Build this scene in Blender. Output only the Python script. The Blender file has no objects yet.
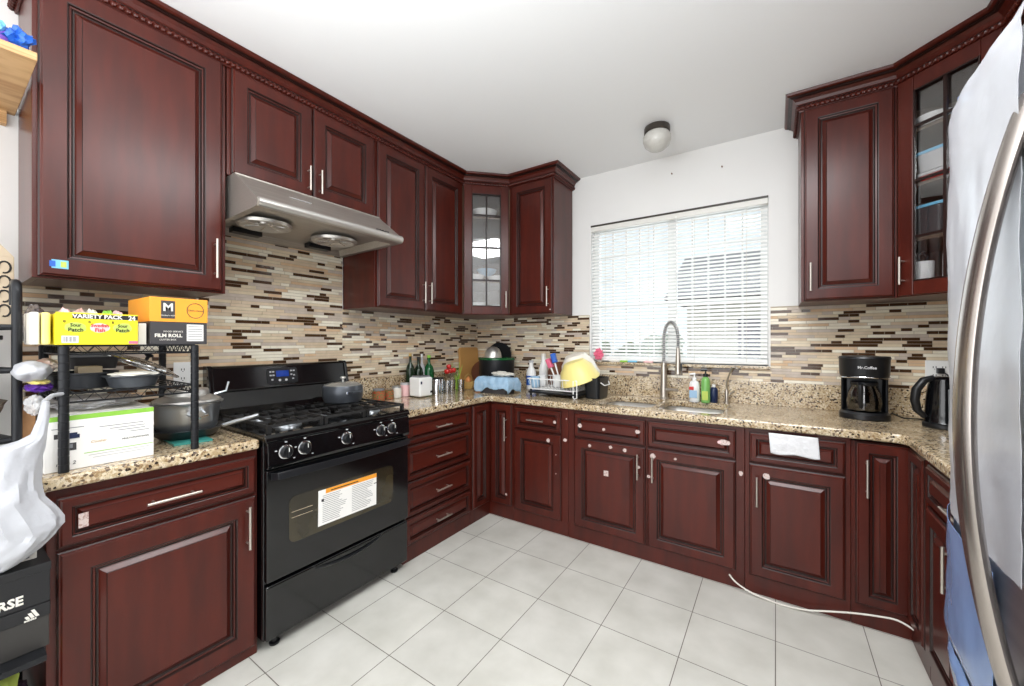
import bpy, bmesh, math, random
from math import sin, cos, pi, radians
from mathutils import Vector, Matrix, noise

SC = bpy.context.scene
COL = SC.collection
random.seed(7)

# ------------------------------------------------------------------ camera, world, exposure
cam_d = bpy.data.cameras.new('camera'); cam = bpy.data.objects.new('camera', cam_d); COL.objects.link(cam)
cam.location = (2.4582, -3.0583, 1.3228)
cam.rotation_euler = (radians(90), 0, radians(33.774))
cam_d.sensor_width = 36; cam_d.lens = 394.465 / 1024 * 36
cam_d.shift_y = -0.0009; cam_d.clip_start = 0.02
SC.camera = cam
SC.view_settings.view_transform = 'Standard'; SC.view_settings.look = 'None'
SC.view_settings.gamma = 1; SC.view_settings.use_curve_mapping = False
SC.view_settings.exposure = 0.12
w = bpy.data.worlds.new('world'); SC.world = w; w.use_nodes = True
bg = w.node_tree.nodes['Background']; bg.inputs[0].default_value = (0.97, 0.985, 1.0, 1); bg.inputs[1].default_value = 1.0
# rectangular area lamps, among them an added soft fill behind the camera
def area(name, loc, rot, sx, sy, power, col=(1, 1, 1)):
    l = bpy.data.lights.new(name, 'AREA'); l.shape = 'RECTANGLE'; l.size = sx; l.size_y = sy
    l.energy = power; l.color = col
    o = bpy.data.objects.new(name, l); o.location = loc; o.rotation_euler = rot; COL.objects.link(o); return o
area('rear_fill_light', (1.8, -4.3, 1.6), (radians(90), 0, 0), 3.2, 2.0, 48, (.97, .985, 1))  # added fill lamp behind the camera, not a window of the room
area('bounce_flash', (1.9, -3.2, 1.9), (radians(180), 0, 0), .9, .9, 48, (.96, .985, 1))
area('kitchen_ceiling_light', (2.45, -1.95, 2.66), (0, 0, 0), .9, .9, 37, (.97, .985, 1))
area('window_daylight', (1.8, 0.35, 1.75), (radians(-90), 0, 0), 1.15, 1.05, 9, (.92, .96, 1))

# ------------------------------------------------------------------ materials
def lin(c):
    return tuple(((x / 255) / 12.92 if x / 255 <= 0.04045 else ((x / 255 + 0.055) / 1.055) ** 2.4) for x in c) + (1,)
def setin(b, k, v):
    if k in b.inputs: b.inputs[k].default_value = v
def mat(name, c, rough=.5, metal=0, coat=0, spec=.5, c2=None, nscale=8, stretch=(1, 1, 1), bump=0, bscale=40, trans=0, alpha=1, ior=1.45, lo=.35, hi=.65):
    m = bpy.data.materials.new(name); m.use_nodes = True
    nt = m.node_tree; b = nt.nodes['Principled BSDF']
    b.inputs['Base Color'].default_value = lin(c); b.inputs['Roughness'].default_value = rough
    b.inputs['Metallic'].default_value = metal; setin(b, 'Coat Weight', coat); setin(b, 'Coat Roughness', .26 if name.startswith(('cherry', 'dark_glaze')) else .12)
    setin(b, 'Specular IOR Level', spec); setin(b, 'Transmission Weight', trans); b.inputs['Alpha'].default_value = alpha
    b.inputs['IOR'].default_value = ior
    if c2 is not None or bump:
        tc = nt.nodes.new('ShaderNodeTexCoord'); mp = nt.nodes.new('ShaderNodeMapping'); mp.inputs['Scale'].default_value = stretch
        nt.links.new(tc.outputs['Object'], mp.inputs['Vector'])
    if c2 is not None:
        n = nt.nodes.new('ShaderNodeTexNoise'); n.inputs['Scale'].default_value = nscale; n.inputs['Detail'].default_value = 4
        r = nt.nodes.new('ShaderNodeValToRGB'); r.color_ramp.elements[0].position = lo; r.color_ramp.elements[1].position = hi
        r.color_ramp.elements[0].color = lin(c); r.color_ramp.elements[1].color = lin(c2)
        nt.links.new(mp.outputs[0], n.inputs['Vector']); nt.links.new(n.outputs['Fac'], r.inputs[0]); nt.links.new(r.outputs[0], b.inputs['Base Color'])
    if bump:
        n2 = nt.nodes.new('ShaderNodeTexNoise'); n2.inputs['Scale'].default_value = bscale; n2.inputs['Detail'].default_value = 3
        bp = nt.nodes.new('ShaderNodeBump'); bp.inputs['Strength'].default_value = bump; bp.inputs['Distance'].default_value = .01
        nt.links.new(mp.outputs[0], n2.inputs['Vector']); nt.links.new(n2.outputs['Fac'], bp.inputs['Height']); nt.links.new(bp.outputs[0], b.inputs['Normal'])
    return m
def glass_mat(name, tint=(255, 255, 255), gloss=.12, rough=.02):
    m = bpy.data.materials.new(name); m.use_nodes = True; nt = m.node_tree; nt.nodes.remove(nt.nodes['Principled BSDF'])
    o = nt.nodes['Material Output']; t = nt.nodes.new('ShaderNodeBsdfTransparent'); t.inputs[0].default_value = lin(tint)
    g = nt.nodes.new('ShaderNodeBsdfGlossy'); g.inputs['Roughness'].default_value = rough
    mx = nt.nodes.new('ShaderNodeMixShader'); fr = nt.nodes.new('ShaderNodeLayerWeight'); fr.inputs[0].default_value = .25
    ma = nt.nodes.new('ShaderNodeMath'); ma.operation = 'MULTIPLY_ADD'; ma.inputs[1].default_value = .6; ma.inputs[2].default_value = gloss
    nt.links.new(fr.outputs['Fresnel'], ma.inputs[0]); nt.links.new(ma.outputs[0], mx.inputs[0])
    nt.links.new(t.outputs[0], mx.inputs[1]); nt.links.new(g.outputs[0], mx.inputs[2]); nt.links.new(mx.outputs[0], o.inputs[0])
    return m
M = {}
M['cherry'] = mat('cherry_wood', (80, 27, 17), .3, coat=.13, spec=.42, c2=(65, 21, 14), nscale=3, stretch=(6, 6, 1), bump=.015, bscale=90)
M['cherry_h'] = mat('cherry_wood_horizontal', (80, 27, 17), .3, coat=.13, spec=.42, c2=(65, 21, 14), nscale=3, stretch=(1, 6, 6), bump=.015, bscale=90)
M['glaze'] = mat('dark_glaze', (34, 13, 9), .34, coat=.1)
M['interior'] = mat('cabinet_interior', (120, 100, 84), .6)
M['wall'] = mat('wall_paint', (232, 231, 229), .7, bump=.03, bscale=60)
M['ceil'] = mat('ceiling_paint', (240, 241, 242), .8, bump=.03, bscale=50)
M['steel'] = mat('brushed_steel', (206, 203, 198), .34, metal=.8)
M['nickel'] = mat('brushed_nickel', (200, 192, 182), .34, metal=.9)
M['chrome'] = mat('chrome', (225, 226, 228), .12, metal=1)
M['hoodsteel'] = mat('hood_steel', (190, 184, 176), .42, metal=.75, c2=(172, 166, 158), nscale=5, stretch=(1, 40, 40))
M['alu'] = mat('aluminium', (190, 194, 198), .3, metal=.9)
M['black'] = mat('black_enamel', (10, 11, 13), .12, coat=.5)
M['blackp'] = mat('black_plastic', (22, 23, 26), .35)
M['blackm'] = mat('black_metal', (34, 35, 38), .4, metal=.4)
M['iron'] = mat('cast_iron', (26, 25, 25), .5, bump=.1, bscale=200)
M['nonstick'] = mat('nonstick', (50, 52, 56), .35, metal=.3)
M['potgrey'] = mat('pot_grey', (78, 82, 88), .3, metal=.5)
M['white'] = mat('white_plastic', (236, 236, 234), .4)
M['offwhite'] = mat('offwhite', (226, 222, 212), .5)
M['vinyl'] = mat('white_vinyl', (238, 239, 238), .35)
M['blind'] = mat('blind_slat', (244, 243, 240), .45)
M['ceramic'] = mat('white_ceramic', (238, 238, 238), .2, coat=.3)
M['paper'] = mat('paper', (238, 236, 232), .8)
M['cardboard'] = mat('cardboard', (176, 132, 92), .8, c2=(160, 118, 80), nscale=20)
M['glass'] = glass_mat('clear_glass')
M['pane'] = glass_mat('window_pane', (245, 250, 252), .05)
M['darkglass'] = mat('oven_glass', (62, 54, 34), .08, coat=.6, c2=(40, 36, 26), nscale=4)
M['oak'] = mat('light_oak', (206, 168, 120), .5, c2=(176, 134, 88), nscale=6, stretch=(4, 1, 30))
M['bag'] = mat('white_plastic_bag', (188, 189, 194), .35, bump=.6, bscale=18, alpha=.93)
def solid(n, c, r=.5, **k): M[n] = mat(n, c, r, **k); return M[n]
for n, c, r in [('yellow', (244, 226, 40), .5), ('orange', (240, 160, 50), .5), ('charcoal', (62, 60, 62), .5), ('green', (140, 196, 70), .5),
                ('ink', (30, 28, 28), .6), ('greyink', (130, 130, 130), .7), ('red', (196, 40, 36), .35), ('pink', (232, 110, 140), .45),
                ('blue', (40, 96, 190), .35), ('skyblue', (158, 190, 216), .85), ('navy', (26, 40, 74), .4), ('teal', (64, 150, 140), .45),
                ('darkgreen', (18, 40, 22), .12), ('bottlegreen', (20, 84, 44), .1), ('soapgreen', (120, 178, 96), .25), ('lid', (200, 30, 30), .4),
                ('cream', (238, 232, 220), .3), ('lemon', (238, 222, 140), .35), ('gold', (196, 160, 96), .45), ('onion', (214, 140, 84), .35),
                ('purple', (92, 48, 150), .4), ('violet', (132, 96, 200), .35), ('cyan', (120, 190, 225), .35), ('boardwood', (190, 142, 82), .5), ('darkwood', (118, 70, 46), .5),
                ('bronze', (58, 52, 46), .35), ('grey', (128, 130, 134), .6), ('lightgrey', (190, 190, 192), .6), ('boxblack', (28, 28, 30), .45),
                ('boxgrey', (52, 50, 48), .45), ('lime', (186, 204, 96), .6), ('plum', (52, 34, 48), .6), ('screen', (24, 60, 150), .2), ('tan', (200, 182, 156), .7),
                ('breadbrown', (196, 160, 110), .6), ('foliage', (96, 128, 92), .8), ('roof', (140, 138, 140), .8), ('stucco', (222, 214, 200), .8), ('yard', (180, 172, 158), .9), ('lightpink', (240, 196, 196), .5)]:
    solid(n, c, r)
M['frost'] = mat('frosted_glass', (196, 194, 188), .3, coat=.4, bump=.4, bscale=70)
M['towel'] = mat('blue_towel', (150, 184, 212), .95, bump=.4, bscale=120, c2=(168, 198, 222), nscale=30)
M['pursestuff'] = mat('crumpled_packets', (206, 200, 190), .5, c2=(190, 120, 100), nscale=14, bump=.4, bscale=30)
M['beans'] = mat('dried_beans', (190, 70, 50), .5, c2=(90, 120, 70), nscale=120, lo=.45, hi=.55)
M['wrap'] = mat('clear_wrap', (225, 225, 225), .2, alpha=.45, bump=.5, bscale=30)
M['wrapdark'] = mat('dark_wrap', (92, 84, 84), .25, bump=.5, bscale=30)

def granite():
    m = bpy.data.materials.new('granite'); m.use_nodes = True; nt = m.node_tree; b = nt.nodes['Principled BSDF']
    tc = nt.nodes.new('ShaderNodeTexCoord')
    v = nt.nodes.new('ShaderNodeTexVoronoi'); v.inputs['Scale'].default_value = 135
    r = nt.nodes.new('ShaderNodeValToRGB'); r.color_ramp.interpolation = 'CONSTANT'
    els = [(0, (208, 190, 158)), (.3, (188, 166, 130)), (.5, (222, 208, 182)), (.66, (160, 134, 100)), (.76, (112, 94, 78)), (.84, (196, 178, 150)), (.94, (52, 42, 36))]
    while len(r.color_ramp.elements) < len(els): r.color_ramp.elements.new(.5)
    for e, (p, c) in zip(r.color_ramp.elements, els): e.position = p; e.color = lin(c)
    sep = nt.nodes.new('ShaderNodeSeparateColor')
    n = nt.nodes.new('ShaderNodeTexNoise'); n.inputs['Scale'].default_value = 260; n.inputs['Detail'].default_value = 2
    r2 = nt.nodes.new('ShaderNodeValToRGB'); r2.color_ramp.elements[0].position = .6; r2.color_ramp.elements[1].position = .7
    mx = nt.nodes.new('ShaderNodeMix'); mx.data_type = 'RGBA'
    nt.links.new(tc.outputs['Object'], v.inputs['Vector']); nt.links.new(tc.outputs['Object'], n.inputs['Vector'])
    nt.links.new(v.outputs['Color'], sep.inputs[0]); nt.links.new(sep.outputs[0], r.inputs[0])
    nt.links.new(n.outputs['Fac'], r2.inputs[0]); nt.links.new(r2.outputs[0], mx.inputs[0])
    nt.links.new(r.outputs[0], mx.inputs[6]); mx.inputs[7].default_value = lin((74, 56, 44))
    n3 = nt.nodes.new('ShaderNodeTexNoise'); n3.inputs['Scale'].default_value = 9
    mx2 = nt.nodes.new('ShaderNodeMix'); mx2.data_type = 'RGBA'; mx2.blend_type = 'MULTIPLY'; mx2.inputs[0].default_value = .5
    r3 = nt.nodes.new('ShaderNodeValToRGB'); r3.color_ramp.elements[0].color = lin((190, 172, 150)); r3.color_ramp.elements[1].color = (1, 1, 1, 1)
    r3.color_ramp.elements[0].position = .35; r3.color_ramp.elements[1].position = .6
    nt.links.new(tc.outputs['Object'], n3.inputs['Vector']); nt.links.new(n3.outputs['Fac'], r3.inputs[0])
    nt.links.new(mx.outputs[2], mx2.inputs[6]); nt.links.new(r3.outputs[0], mx2.inputs[7]); nt.links.new(mx2.outputs[2], b.inputs['Base Color'])
    b.inputs['Roughness'].default_value = .16; setin(b, 'Coat Weight', .3)
    return m
M['granite'] = granite()
M['stickerpaper'] = mat('worn_sticker_paper', (206, 190, 184), .8, c2=(170, 140, 132), nscale=160, lo=.5, hi=.62)
def floor_mat():
    m = bpy.data.materials.new('floor_tile'); m.use_nodes = True; nt = m.node_tree; b = nt.nodes['Principled BSDF']
    tc = nt.nodes.new('ShaderNodeTexCoord'); mp = nt.nodes.new('ShaderNodeMapping')
    mp.inputs['Location'].default_value = (-.762 + .339 * 12, .96 + .334 * 24, 0)
    br = nt.nodes.new('ShaderNodeTexBrick'); br.offset = 0; br.squash = 1
    br.inputs['Scale'].default_value = 1; br.inputs['Brick Width'].default_value = .339; br.inputs['Row Height'].default_value = .334
    br.inputs['Mortar Size'].default_value = .0019; br.inputs['Mortar Smooth'].default_value = .1
    br.inputs['Color1'].default_value = lin((214, 212, 204)); br.inputs['Color2'].default_value = lin((208, 206, 199)); br.inputs['Mortar'].default_value = lin((112, 106, 98))
    n = nt.nodes.new('ShaderNodeTexNoise'); n.inputs['Scale'].default_value = 5; n.inputs['Detail'].default_value = 6
    r = nt.nodes.new('ShaderNodeValToRGB'); r.color_ramp.elements[0].position = .3; r.color_ramp.elements[1].position = .7
    r.color_ramp.elements[0].color = lin((232, 232, 230)); r.color_ramp.elements[1].color = (1, 1, 1, 1)
    mx = nt.nodes.new('ShaderNodeMix'); mx.data_type = 'RGBA'; mx.blend_type = 'MULTIPLY'; mx.inputs[0].default_value = 1
    nt.links.new(tc.outputs['Object'], mp.inputs[0]); nt.links.new(mp.outputs[0], br.inputs['Vector']); nt.links.new(tc.outputs['Object'], n.inputs['Vector'])
    nt.links.new(n.outputs['Fac'], r.inputs[0]); nt.links.new(br.outputs['Color'], mx.inputs[6]); nt.links.new(r.outputs[0], mx.inputs[7])
    nt.links.new(mx.outputs[2], b.inputs['Base Color'])
    b.inputs['Roughness'].default_value = .38
    return m
M['floor'] = floor_mat()
TILES = [mat('mosaic_%s' % n, c, r, coat=k, c2=c2, nscale=25) for n, c, c2, r, k in [
    ('dark', (80, 56, 38), (70, 48, 32), .15, .4), ('beige', (214, 194, 168), (204, 184, 156), .45, 0), ('cream', (238, 232, 214), (232, 224, 204), .15, .4),
    ('taupe', (200, 186, 174), (188, 174, 160), .3, .1), ('tan', (216, 186, 152), (206, 174, 140), .45, 0), ('sand', (224, 208, 180), (214, 198, 170), .2, .3)]]
M['grout'] = mat('grout', (176, 164, 146), .9)

# ------------------------------------------------------------------ mesh helpers
class MB:
    def __init__(s): s.v = []; s.f = []; s.m = []; s.T = Matrix()
    def add(s, vs, fs, mi=0):
        b = len(s.v); s.v += [s.T @ Vector(v) for v in vs]; s.f += [tuple(b + i for i in f) for f in fs]; s.m += [mi] * len(fs); return s
    def box(s, x0, x1, y0, y1, z0, z1, mi=0):
        if x0 > x1: x0, x1 = x1, x0
        if y0 > y1: y0, y1 = y1, y0
        if z0 > z1: z0, z1 = z1, z0
        return s.add([(x0, y0, z0), (x1, y0, z0), (x1, y1, z0), (x0, y1, z0), (x0, y0, z1), (x1, y0, z1), (x1, y1, z1), (x0, y1, z1)],
                     [(0, 3, 2, 1), (4, 5, 6, 7), (0, 1, 5, 4), (1, 2, 6, 5), (2, 3, 7, 6), (3, 0, 4, 7)], mi)
    def prism(s, poly, z0, z1, mi=0):          # poly ccw in xy
        n = len(poly)
        a = sum(poly[i][0] * poly[(i + 1) % n][1] - poly[(i + 1) % n][0] * poly[i][1] for i in range(n))
        if a < 0: poly = poly[::-1]
        vs = [(x, y, z0) for x, y in poly] + [(x, y, z1) for x, y in poly]
        return s.add(vs, [tuple(range(n - 1, -1, -1)), tuple(range(n, 2 * n))] + [(i, (i + 1) % n, n + (i + 1) % n, n + i) for i in range(n)], mi)
    def profx(s, poly, x0, x1, mi=0):          # poly in (y,z), extruded along x
        n = len(poly)
        a = sum(poly[i][0] * poly[(i + 1) % n][1] - poly[(i + 1) % n][0] * poly[i][1] for i in range(n))
        if a < 0: poly = poly[::-1]
        vs = [(x0, y, z) for y, z in poly] + [(x1, y, z) for y, z in poly]
        return s.add(vs, [tuple(range(n - 1, -1, -1)), tuple(range(n, 2 * n))] + [(i, (i + 1) % n, n + (i + 1) % n, n + i) for i in range(n)], mi)
    def lathe(s, prof, c=(0, 0), n=24, mi=0, cap0=True, cap1=True, sx=1, sy=1):
        vs = []; k = len(prof)
        for r, z in prof:
            for j in range(n):
                a = 2 * pi * j / n; vs.append((c[0] + r * cos(a) * sx, c[1] + r * sin(a) * sy, z))
        fs = [(i * n + j, i * n + (j + 1) % n, (i + 1) * n + (j + 1) % n, (i + 1) * n + j) for i in range(k - 1) for j in range(n)]
        if cap0: fs.append(tuple(range(n - 1, -1, -1)))
        if cap1: fs.append(tuple((k - 1) * n + j for j in range(n)))
        return s.add(vs, fs, mi)
    def tube(s, pts, r, n=8, mi=0, closed=False, lobes=0, twist=0, cap=True):
        pts = [Vector(p) for p in pts]; N = len(pts); rs = r if isinstance(r, (list, tuple)) else [r] * N
        T = [(pts[(i + 1) % N if closed else min(i + 1, N - 1)] - pts[(i - 1) % N if closed else max(i - 1, 0)]).normalized() for i in range(N)]
        up = Vector((0, 0, 1)) if abs(T[0].z) < .9 else Vector((1, 0, 0))
        nrm = (up - T[0] * up.dot(T[0])).normalized(); vs = []; ln = 0
        for i in range(N):
            if i:
                nrm = (nrm - T[i] * nrm.dot(T[i])).normalized(); ln += (pts[i] - pts[i - 1]).length
            bi = T[i].cross(nrm)
            for j in range(n):
                a = 2 * pi * j / n; rr = rs[i]
                if lobes: rr *= 1 + .28 * cos(lobes * (a + twist * ln))
                vs.append(pts[i] + nrm * cos(a) * rr + bi * sin(a) * rr)
        fs = [(i * n + j, i * n + (j + 1) % n, ((i + 1) % N) * n + (j + 1) % n, ((i + 1) % N) * n + j) for i in range(N if closed else N - 1) for j in range(n)]
        if cap and not closed: fs += [tuple(range(n - 1, -1, -1)), tuple((N - 1) * n + j for j in range(n))]
        return s.add(vs, fs, mi)
    def ring_panel(s, w, h, rings, y0=0, cap_mi=0):   # concentric rectangles in xz plane facing -y; rings (inset, out, mi)
        vs = []; fs = []; ms = []
        for ins, out, mi in rings:
            vs += [(ins, y0 - out, ins), (w - ins, y0 - out, ins), (w - ins, y0 - out, h - ins), (ins, y0 - out, h - ins)]
        b = len(s.v); s.v += [s.T @ Vector(v) for v in vs]
        for i in range(len(rings) - 1):
            for j in range(4):
                s.f.append((b + i * 4 + j, b + i * 4 + (j + 1) % 4, b + (i + 1) * 4 + (j + 1) % 4, b + (i + 1) * 4 + j)); s.m.append(rings[i + 1][2])
        k = b + (len(rings) - 1) * 4; s.f.append((k, k + 1, k + 2, k + 3)); s.m.append(cap_mi)
        s.f.append((b + 3, b + 2, b + 1, b)); s.m.append(0)
        return s
    def blob(s, c, r, sub=3, amp=.12, freq=2.5, seed=0, mi=0, flat=None):
        bm = bmesh.new(); bmesh.ops.create_icosphere(bm, subdivisions=sub, radius=1)
        vs = []
        for v in bm.verts:
            d = noise.noise(v.co * freq + Vector((seed * 3.1, seed * 1.7, seed))) + .5 * noise.noise(v.co * freq * 2.3 + Vector((seed, 5, seed)))
            p = v.co * (1 + amp * d); q = [c[i] + p[i] * r[i] for i in range(3)]
            if flat is not None and q[2] < flat: q[2] = flat + (q[2] - flat) * .05
            vs.append(q)
        fs = [tuple(v.index for v in f.verts) for f in bm.faces]; bm.free()
        return s.add(vs, fs, mi)
    def build(s, name, mats, parent=None, smooth=False, bevel=0, seg=2, loc=None):
        me = bpy.data.meshes.new(name); me.from_pydata([tuple(v) for v in s.v], [], s.f)
        if not isinstance(mats, (list, tuple)): mats = [mats]
        for m in mats: me.materials.append(M[m] if isinstance(m, str) else m)
        for p, mi in zip(me.polygons, s.m): p.material_index = mi
        if smooth:
            for p in me.polygons: p.use_smooth = True
            try: me.set_sharp_from_angle(angle=radians(38))
            except Exception: pass
        o = bpy.data.objects.new(name, me); COL.objects.link(o)
        if parent: o.parent = parent
        if loc: o.location = loc
        if bevel:
            md = o.modifiers.new('bevel', 'BEVEL'); md.width = bevel; md.segments = seg; md.limit_method = 'ANGLE'; md.angle_limit = radians(40)
        return o
def tag(o, label=None, cat=None, group=None, kind=None):
    if label: o['label'] = label
    if cat: o['category'] = cat
    if group: o['group'] = group
    if kind: o['kind'] = kind
    return o
def thing(name, label, cat, loc=(0, 0, 0), rz=0, group=None):
    o = bpy.data.objects.new(name, None); COL.objects.link(o); o.empty_display_size = .05
    o.location = loc; o.rotation_euler = (0, 0, radians(rz)); return tag(o, label, cat, group)
def text(body, size, m, parent, loc, rot=(90, 0, 0), sx=1, name='lettering', shear=0, offset=0):
    c = bpy.data.curves.new('t', 'FONT'); c.body = body; c.size = size; c.align_x = 'CENTER'; c.align_y = 'CENTER'; c.extrude = .0004; c.shear = shear; c.offset = offset
    c.resolution_u = 2
    t = bpy.data.objects.new('t', c); COL.objects.link(t); dg = bpy.context.evaluated_depsgraph_get(); dg.update()
    me = bpy.data.meshes.new_from_object(t.evaluated_get(dg)); bpy.data.objects.remove(t); bpy.data.curves.remove(c)
    for v in me.vertices: v.co.x *= sx
    me.materials.clear(); me.materials.append(M[m])
    o = bpy.data.objects.new(name, me); COL.objects.link(o); o.parent = parent; o.location = loc; o.rotation_euler = [radians(a) for a in rot]
    return o
def dup(o, parent=None, loc=None, rz=None, label=None):
    c = o.copy(); COL.objects.link(c)
    if parent: c.parent = parent
    if loc is not None: c.location = loc
    if rz is not None: c.rotation_euler = (0, 0, radians(rz))
    if label: c['label'] = label
    for ch in list(o.children): dup(ch, c)
    return c
def rr(x0, x1, y0, y1, r, n=5):                # rounded rectangle outline, ccw
    P = []
    for cx, cy, a0 in ((x1 - r, y0 + r, -90), (x1 - r, y1 - r, 0), (x0 + r, y1 - r, 90), (x0 + r, y0 + r, 180)):
        for i in range(n + 1):
            a = radians(a0 + 90 * i / n); P.append((cx + r * cos(a), cy + r * sin(a)))
    return P
def offset_path(P, d):                          # offset to the right hand side, mitred
    out = []
    for i, p in enumerate(P):
        p = Vector(p); ns = []
        for a, b in ((i - 1, i), (i, i + 1)):
            if a >= 0 and b < len(P):
                t = (Vector(P[b]) - Vector(P[a])).normalized(); ns.append(Vector((t.y, -t.x)))
        if len(ns) == 2: m = (ns[0] + ns[1]).normalized(); m = m / m.dot(ns[0])
        else: m = ns[0]
        out.append(p + m * d)
    return out

# ------------------------------------------------------------------ the room shell
H = 2.69; W = 3.584; YB = -4.0; UZ = 1.546
def struct(o, label=None): o['kind'] = 'structure'; return o
struct(MB().box(-.15, W + .15, -7, .15, -.1, 0).build('floor', 'floor'))
struct(MB().box(-.15, W + .15, YB, .15, H, H + .12).build('ceiling', 'ceil'))
struct(MB().box(-.15, 0, YB, .15, 0, H).build('wall_left', 'wall'))
struct(MB().box(W, W + .15, YB, .15, 0, H).build('wall_right', 'wall'))
WX0, WX1, WZ0, WZ1 = 1.195, 2.418, 1.166, 2.27
struct(MB().box(0, WX0, 0, .15, 0, H).box(WX1, W, 0, .15, 0, H).box(WX0, WX1, 0, .15, 0, WZ0).box(WX0, WX1, 0, .15, WZ1, H).build('wall_back', 'wall'))

# granite worktop upstand and window sill
struct(MB().box(0, .02, -1.47, 0, .914, 1.066).box(.02, WX0 + 2.37, -.02, 0, .914, 1.064).box(W - .02, W, -1.64, 0, .914, 1.064).build('trim_1', 'granite', bevel=.002))
tag(bpy.data.objects['trim_1'], 'granite upstand running along the walls above the worktop')
sill = struct(MB().box(WX0 - .01, WX1 + .01, -.03, .07, 1.146, WZ0).build('trim_2', 'granite', bevel=.003))

# mosaic splashback : a bed of grout with individual strips, random lengths
def mosaic(name, regions, axis):
    mb = MB(); rnd = random.Random(11 if axis == 'x' else 5); P = .01775
    for (a0, a1, z0, z1) in regions:
        if axis == 'x': mb.box(.0005, .006, a0, a1, z0, z1, 6)
        elif axis == 'y': mb.box(a0, a1, -.006, -.0005, z0, z1, 6)
        else: mb.box(W - .006, W - .0005, a0, a1, z0, z1, 6)
        z = z0 + .001
        while z + P * .5 < z1:
            zt = min(z + P - .0022, z1); a = a0 - rnd.random() * .1
            while a < a1:
                k = rnd.choices(range(6), [30, 20, 17, 14, 9, 12])[0]; L = rnd.choice([.045, .045, .05, .075, .1, .1, .13] if k == 0 else [.05, .075, .1, .1, .15, .2, .2]); b0 = max(a, a0); b1 = min(a + L - .0022, a1)
                if b1 - b0 > .004:
                    t = .0085
                    if axis == 'x': mb.box(.005, t, b0, b1, z, zt, k)
                    elif axis == 'y': mb.box(b0, b1, -t, -.005, z, zt, k)
                    else: mb.box(W - t, W - .005, b0, b1, z, zt, k)
                a += L
            z += P
    return struct(mb.build(name, TILES + [M['grout']]))
mosaic('trim_3', [(-2.866, -2.276, .914, UZ), (-2.276, -1.47, .93, 1.91), (-1.47, -.0, 1.066, UZ)], 'x')
mosaic('trim_4', [(.008, WX0 - .012, 1.064, UZ), (WX0 - .012, WX1 + .012, 1.064, 1.146), (WX1 + .012, W - .008, 1.064, UZ + .005)], 'y')
mosaic('trim_5', [(-1.64, -.008, 1.064, UZ)], 'r')

# window : frame, sashes with a grid, panes
win = thing('window_1', 'white vinyl sliding window with grids above the sink', 'window', (WX0, .1, WZ0)); win['kind'] = 'structure'; del win['category']
ww = WX1 - WX0; wh = WZ1 - WZ0; mid = .615
f = MB().box(0, .045, -.03, .03, 0, wh).box(ww - .045, ww, -.03, .03, 0, wh).box(.045, ww - .045, -.03, .03, 0, .045).box(.045, ww - .045, -.03, .03, wh - .045, wh).box(mid - .03, mid + .03, -.03, .03, .045, wh - .045)
f.build('window_frame', 'vinyl', win, bevel=.003)
for x0, x1 in ((.045, mid - .03), (mid + .03, ww - .045)):
    g = MB()
    for k in range(1, 5):
        x = x0 + (x1 - x0) * k / 5; g.box(x - .006, x + .006, -.006, .006, .045, wh - .045)
    for k in range(1, 5):
        z = .045 + (wh - .09) * k / 5; g.box(x0, x1, -.0055, .0055, z - .008, z + .008)
    g.build('grid', 'vinyl', win); MB().box(x0, x1, .008, .012, .045, wh - .045).build('pane', 'pane', win)

bl = thing('window_blind', 'white slatted venetian blind lowered over the sink window', 'blind', (WX0, .018, WZ0))
MB().box(.002, ww - .002, -.022, .02, wh - .045, wh - .004).build('head_rail', mat('rail_white', (228, 226, 220), .4), bl, bevel=.003)
MB().box(.0, ww, -.026, -.022, wh - .008, wh + .006).build('valance_edge', 'bronze', bl)
sl = MB(); z = .035
while z < wh - .05:
    dy, dz = .0115 * cos(radians(44)), .0115 * sin(radians(44))
    pts = [(-dy, -dz), (0, .0016), (dy, dz)]
    sl.add([(x, y, z + q) for x in (.006, ww - .006) for y, q in pts] + [(x, y, z + q - .0008) for x in (.006, ww - .006) for y, q in pts],
           [(0, 1, 4, 3), (1, 2, 5, 4), (6, 9, 10, 7), (7, 10, 11, 8), (0, 3, 9, 6), (2, 8, 11, 5)]); z += .0262
sl.build('slats', 'blind', bl)
MB().box(.004, ww - .004, -.014, .014, .008, .024).build('bottom_rail', 'blind', bl, bevel=.003)
for x in (.12, .46, .78, 1.1):
    MB().tube([(x, -.014, .02), (x, -.014, wh - .04)], .0011, 5).build('ladder_cord', 'offwhite', bl)
MB().tube([(.66, -.03, wh - .03), (.665, -.03, .35)], .003, 6).build('tilt_wand', 'white', bl)

# outside, seen through the blind
gr = MB().box(-8, 10, .2, 14, -.3, -.1).build('yard_ground', 'yard'); gr['kind'] = 'structure'
hs = thing('neighbour_house', 'pale neighbouring house with grey roof seen through the blind', 'house', (3.0, 6.5, -.1))
MB().box(-2.2, 3.0, 0, 4, 0, 2.4).build('wall', 'stucco', hs)
MB().profx([(-.5, 2.35), (2, 3.7), (4.5, 2.35)], -2.6, 3.4).build('roof', 'roof', hs)
MB().box(-1.2, -.2, -.04, .02, .9, 1.9).build('window', 'navy', hs)
for i, (x, y, h, lab) in enumerate([(-.6, 3.6, 1.75, 'tall leafy bush outside the left end of the window'), (.6, 4.2, 1.35, 'low leafy bush outside the middle of the window')]):
    b = thing('garden_bush', lab, 'bush', (x, y, -.1))
    mb = MB()
    for k in range(12):
        mb.blob((random.uniform(-.5, .5), random.uniform(-.4, .4), h * random.uniform(.35, .95)), (.34, .34, .3), 2, .5, 3, k)
    mb.build('foliage', 'foliage', b); MB().tube([(0, 0, 0), (0, 0, h * .6)], .06).build('stem', 'darkwood', b)

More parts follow.
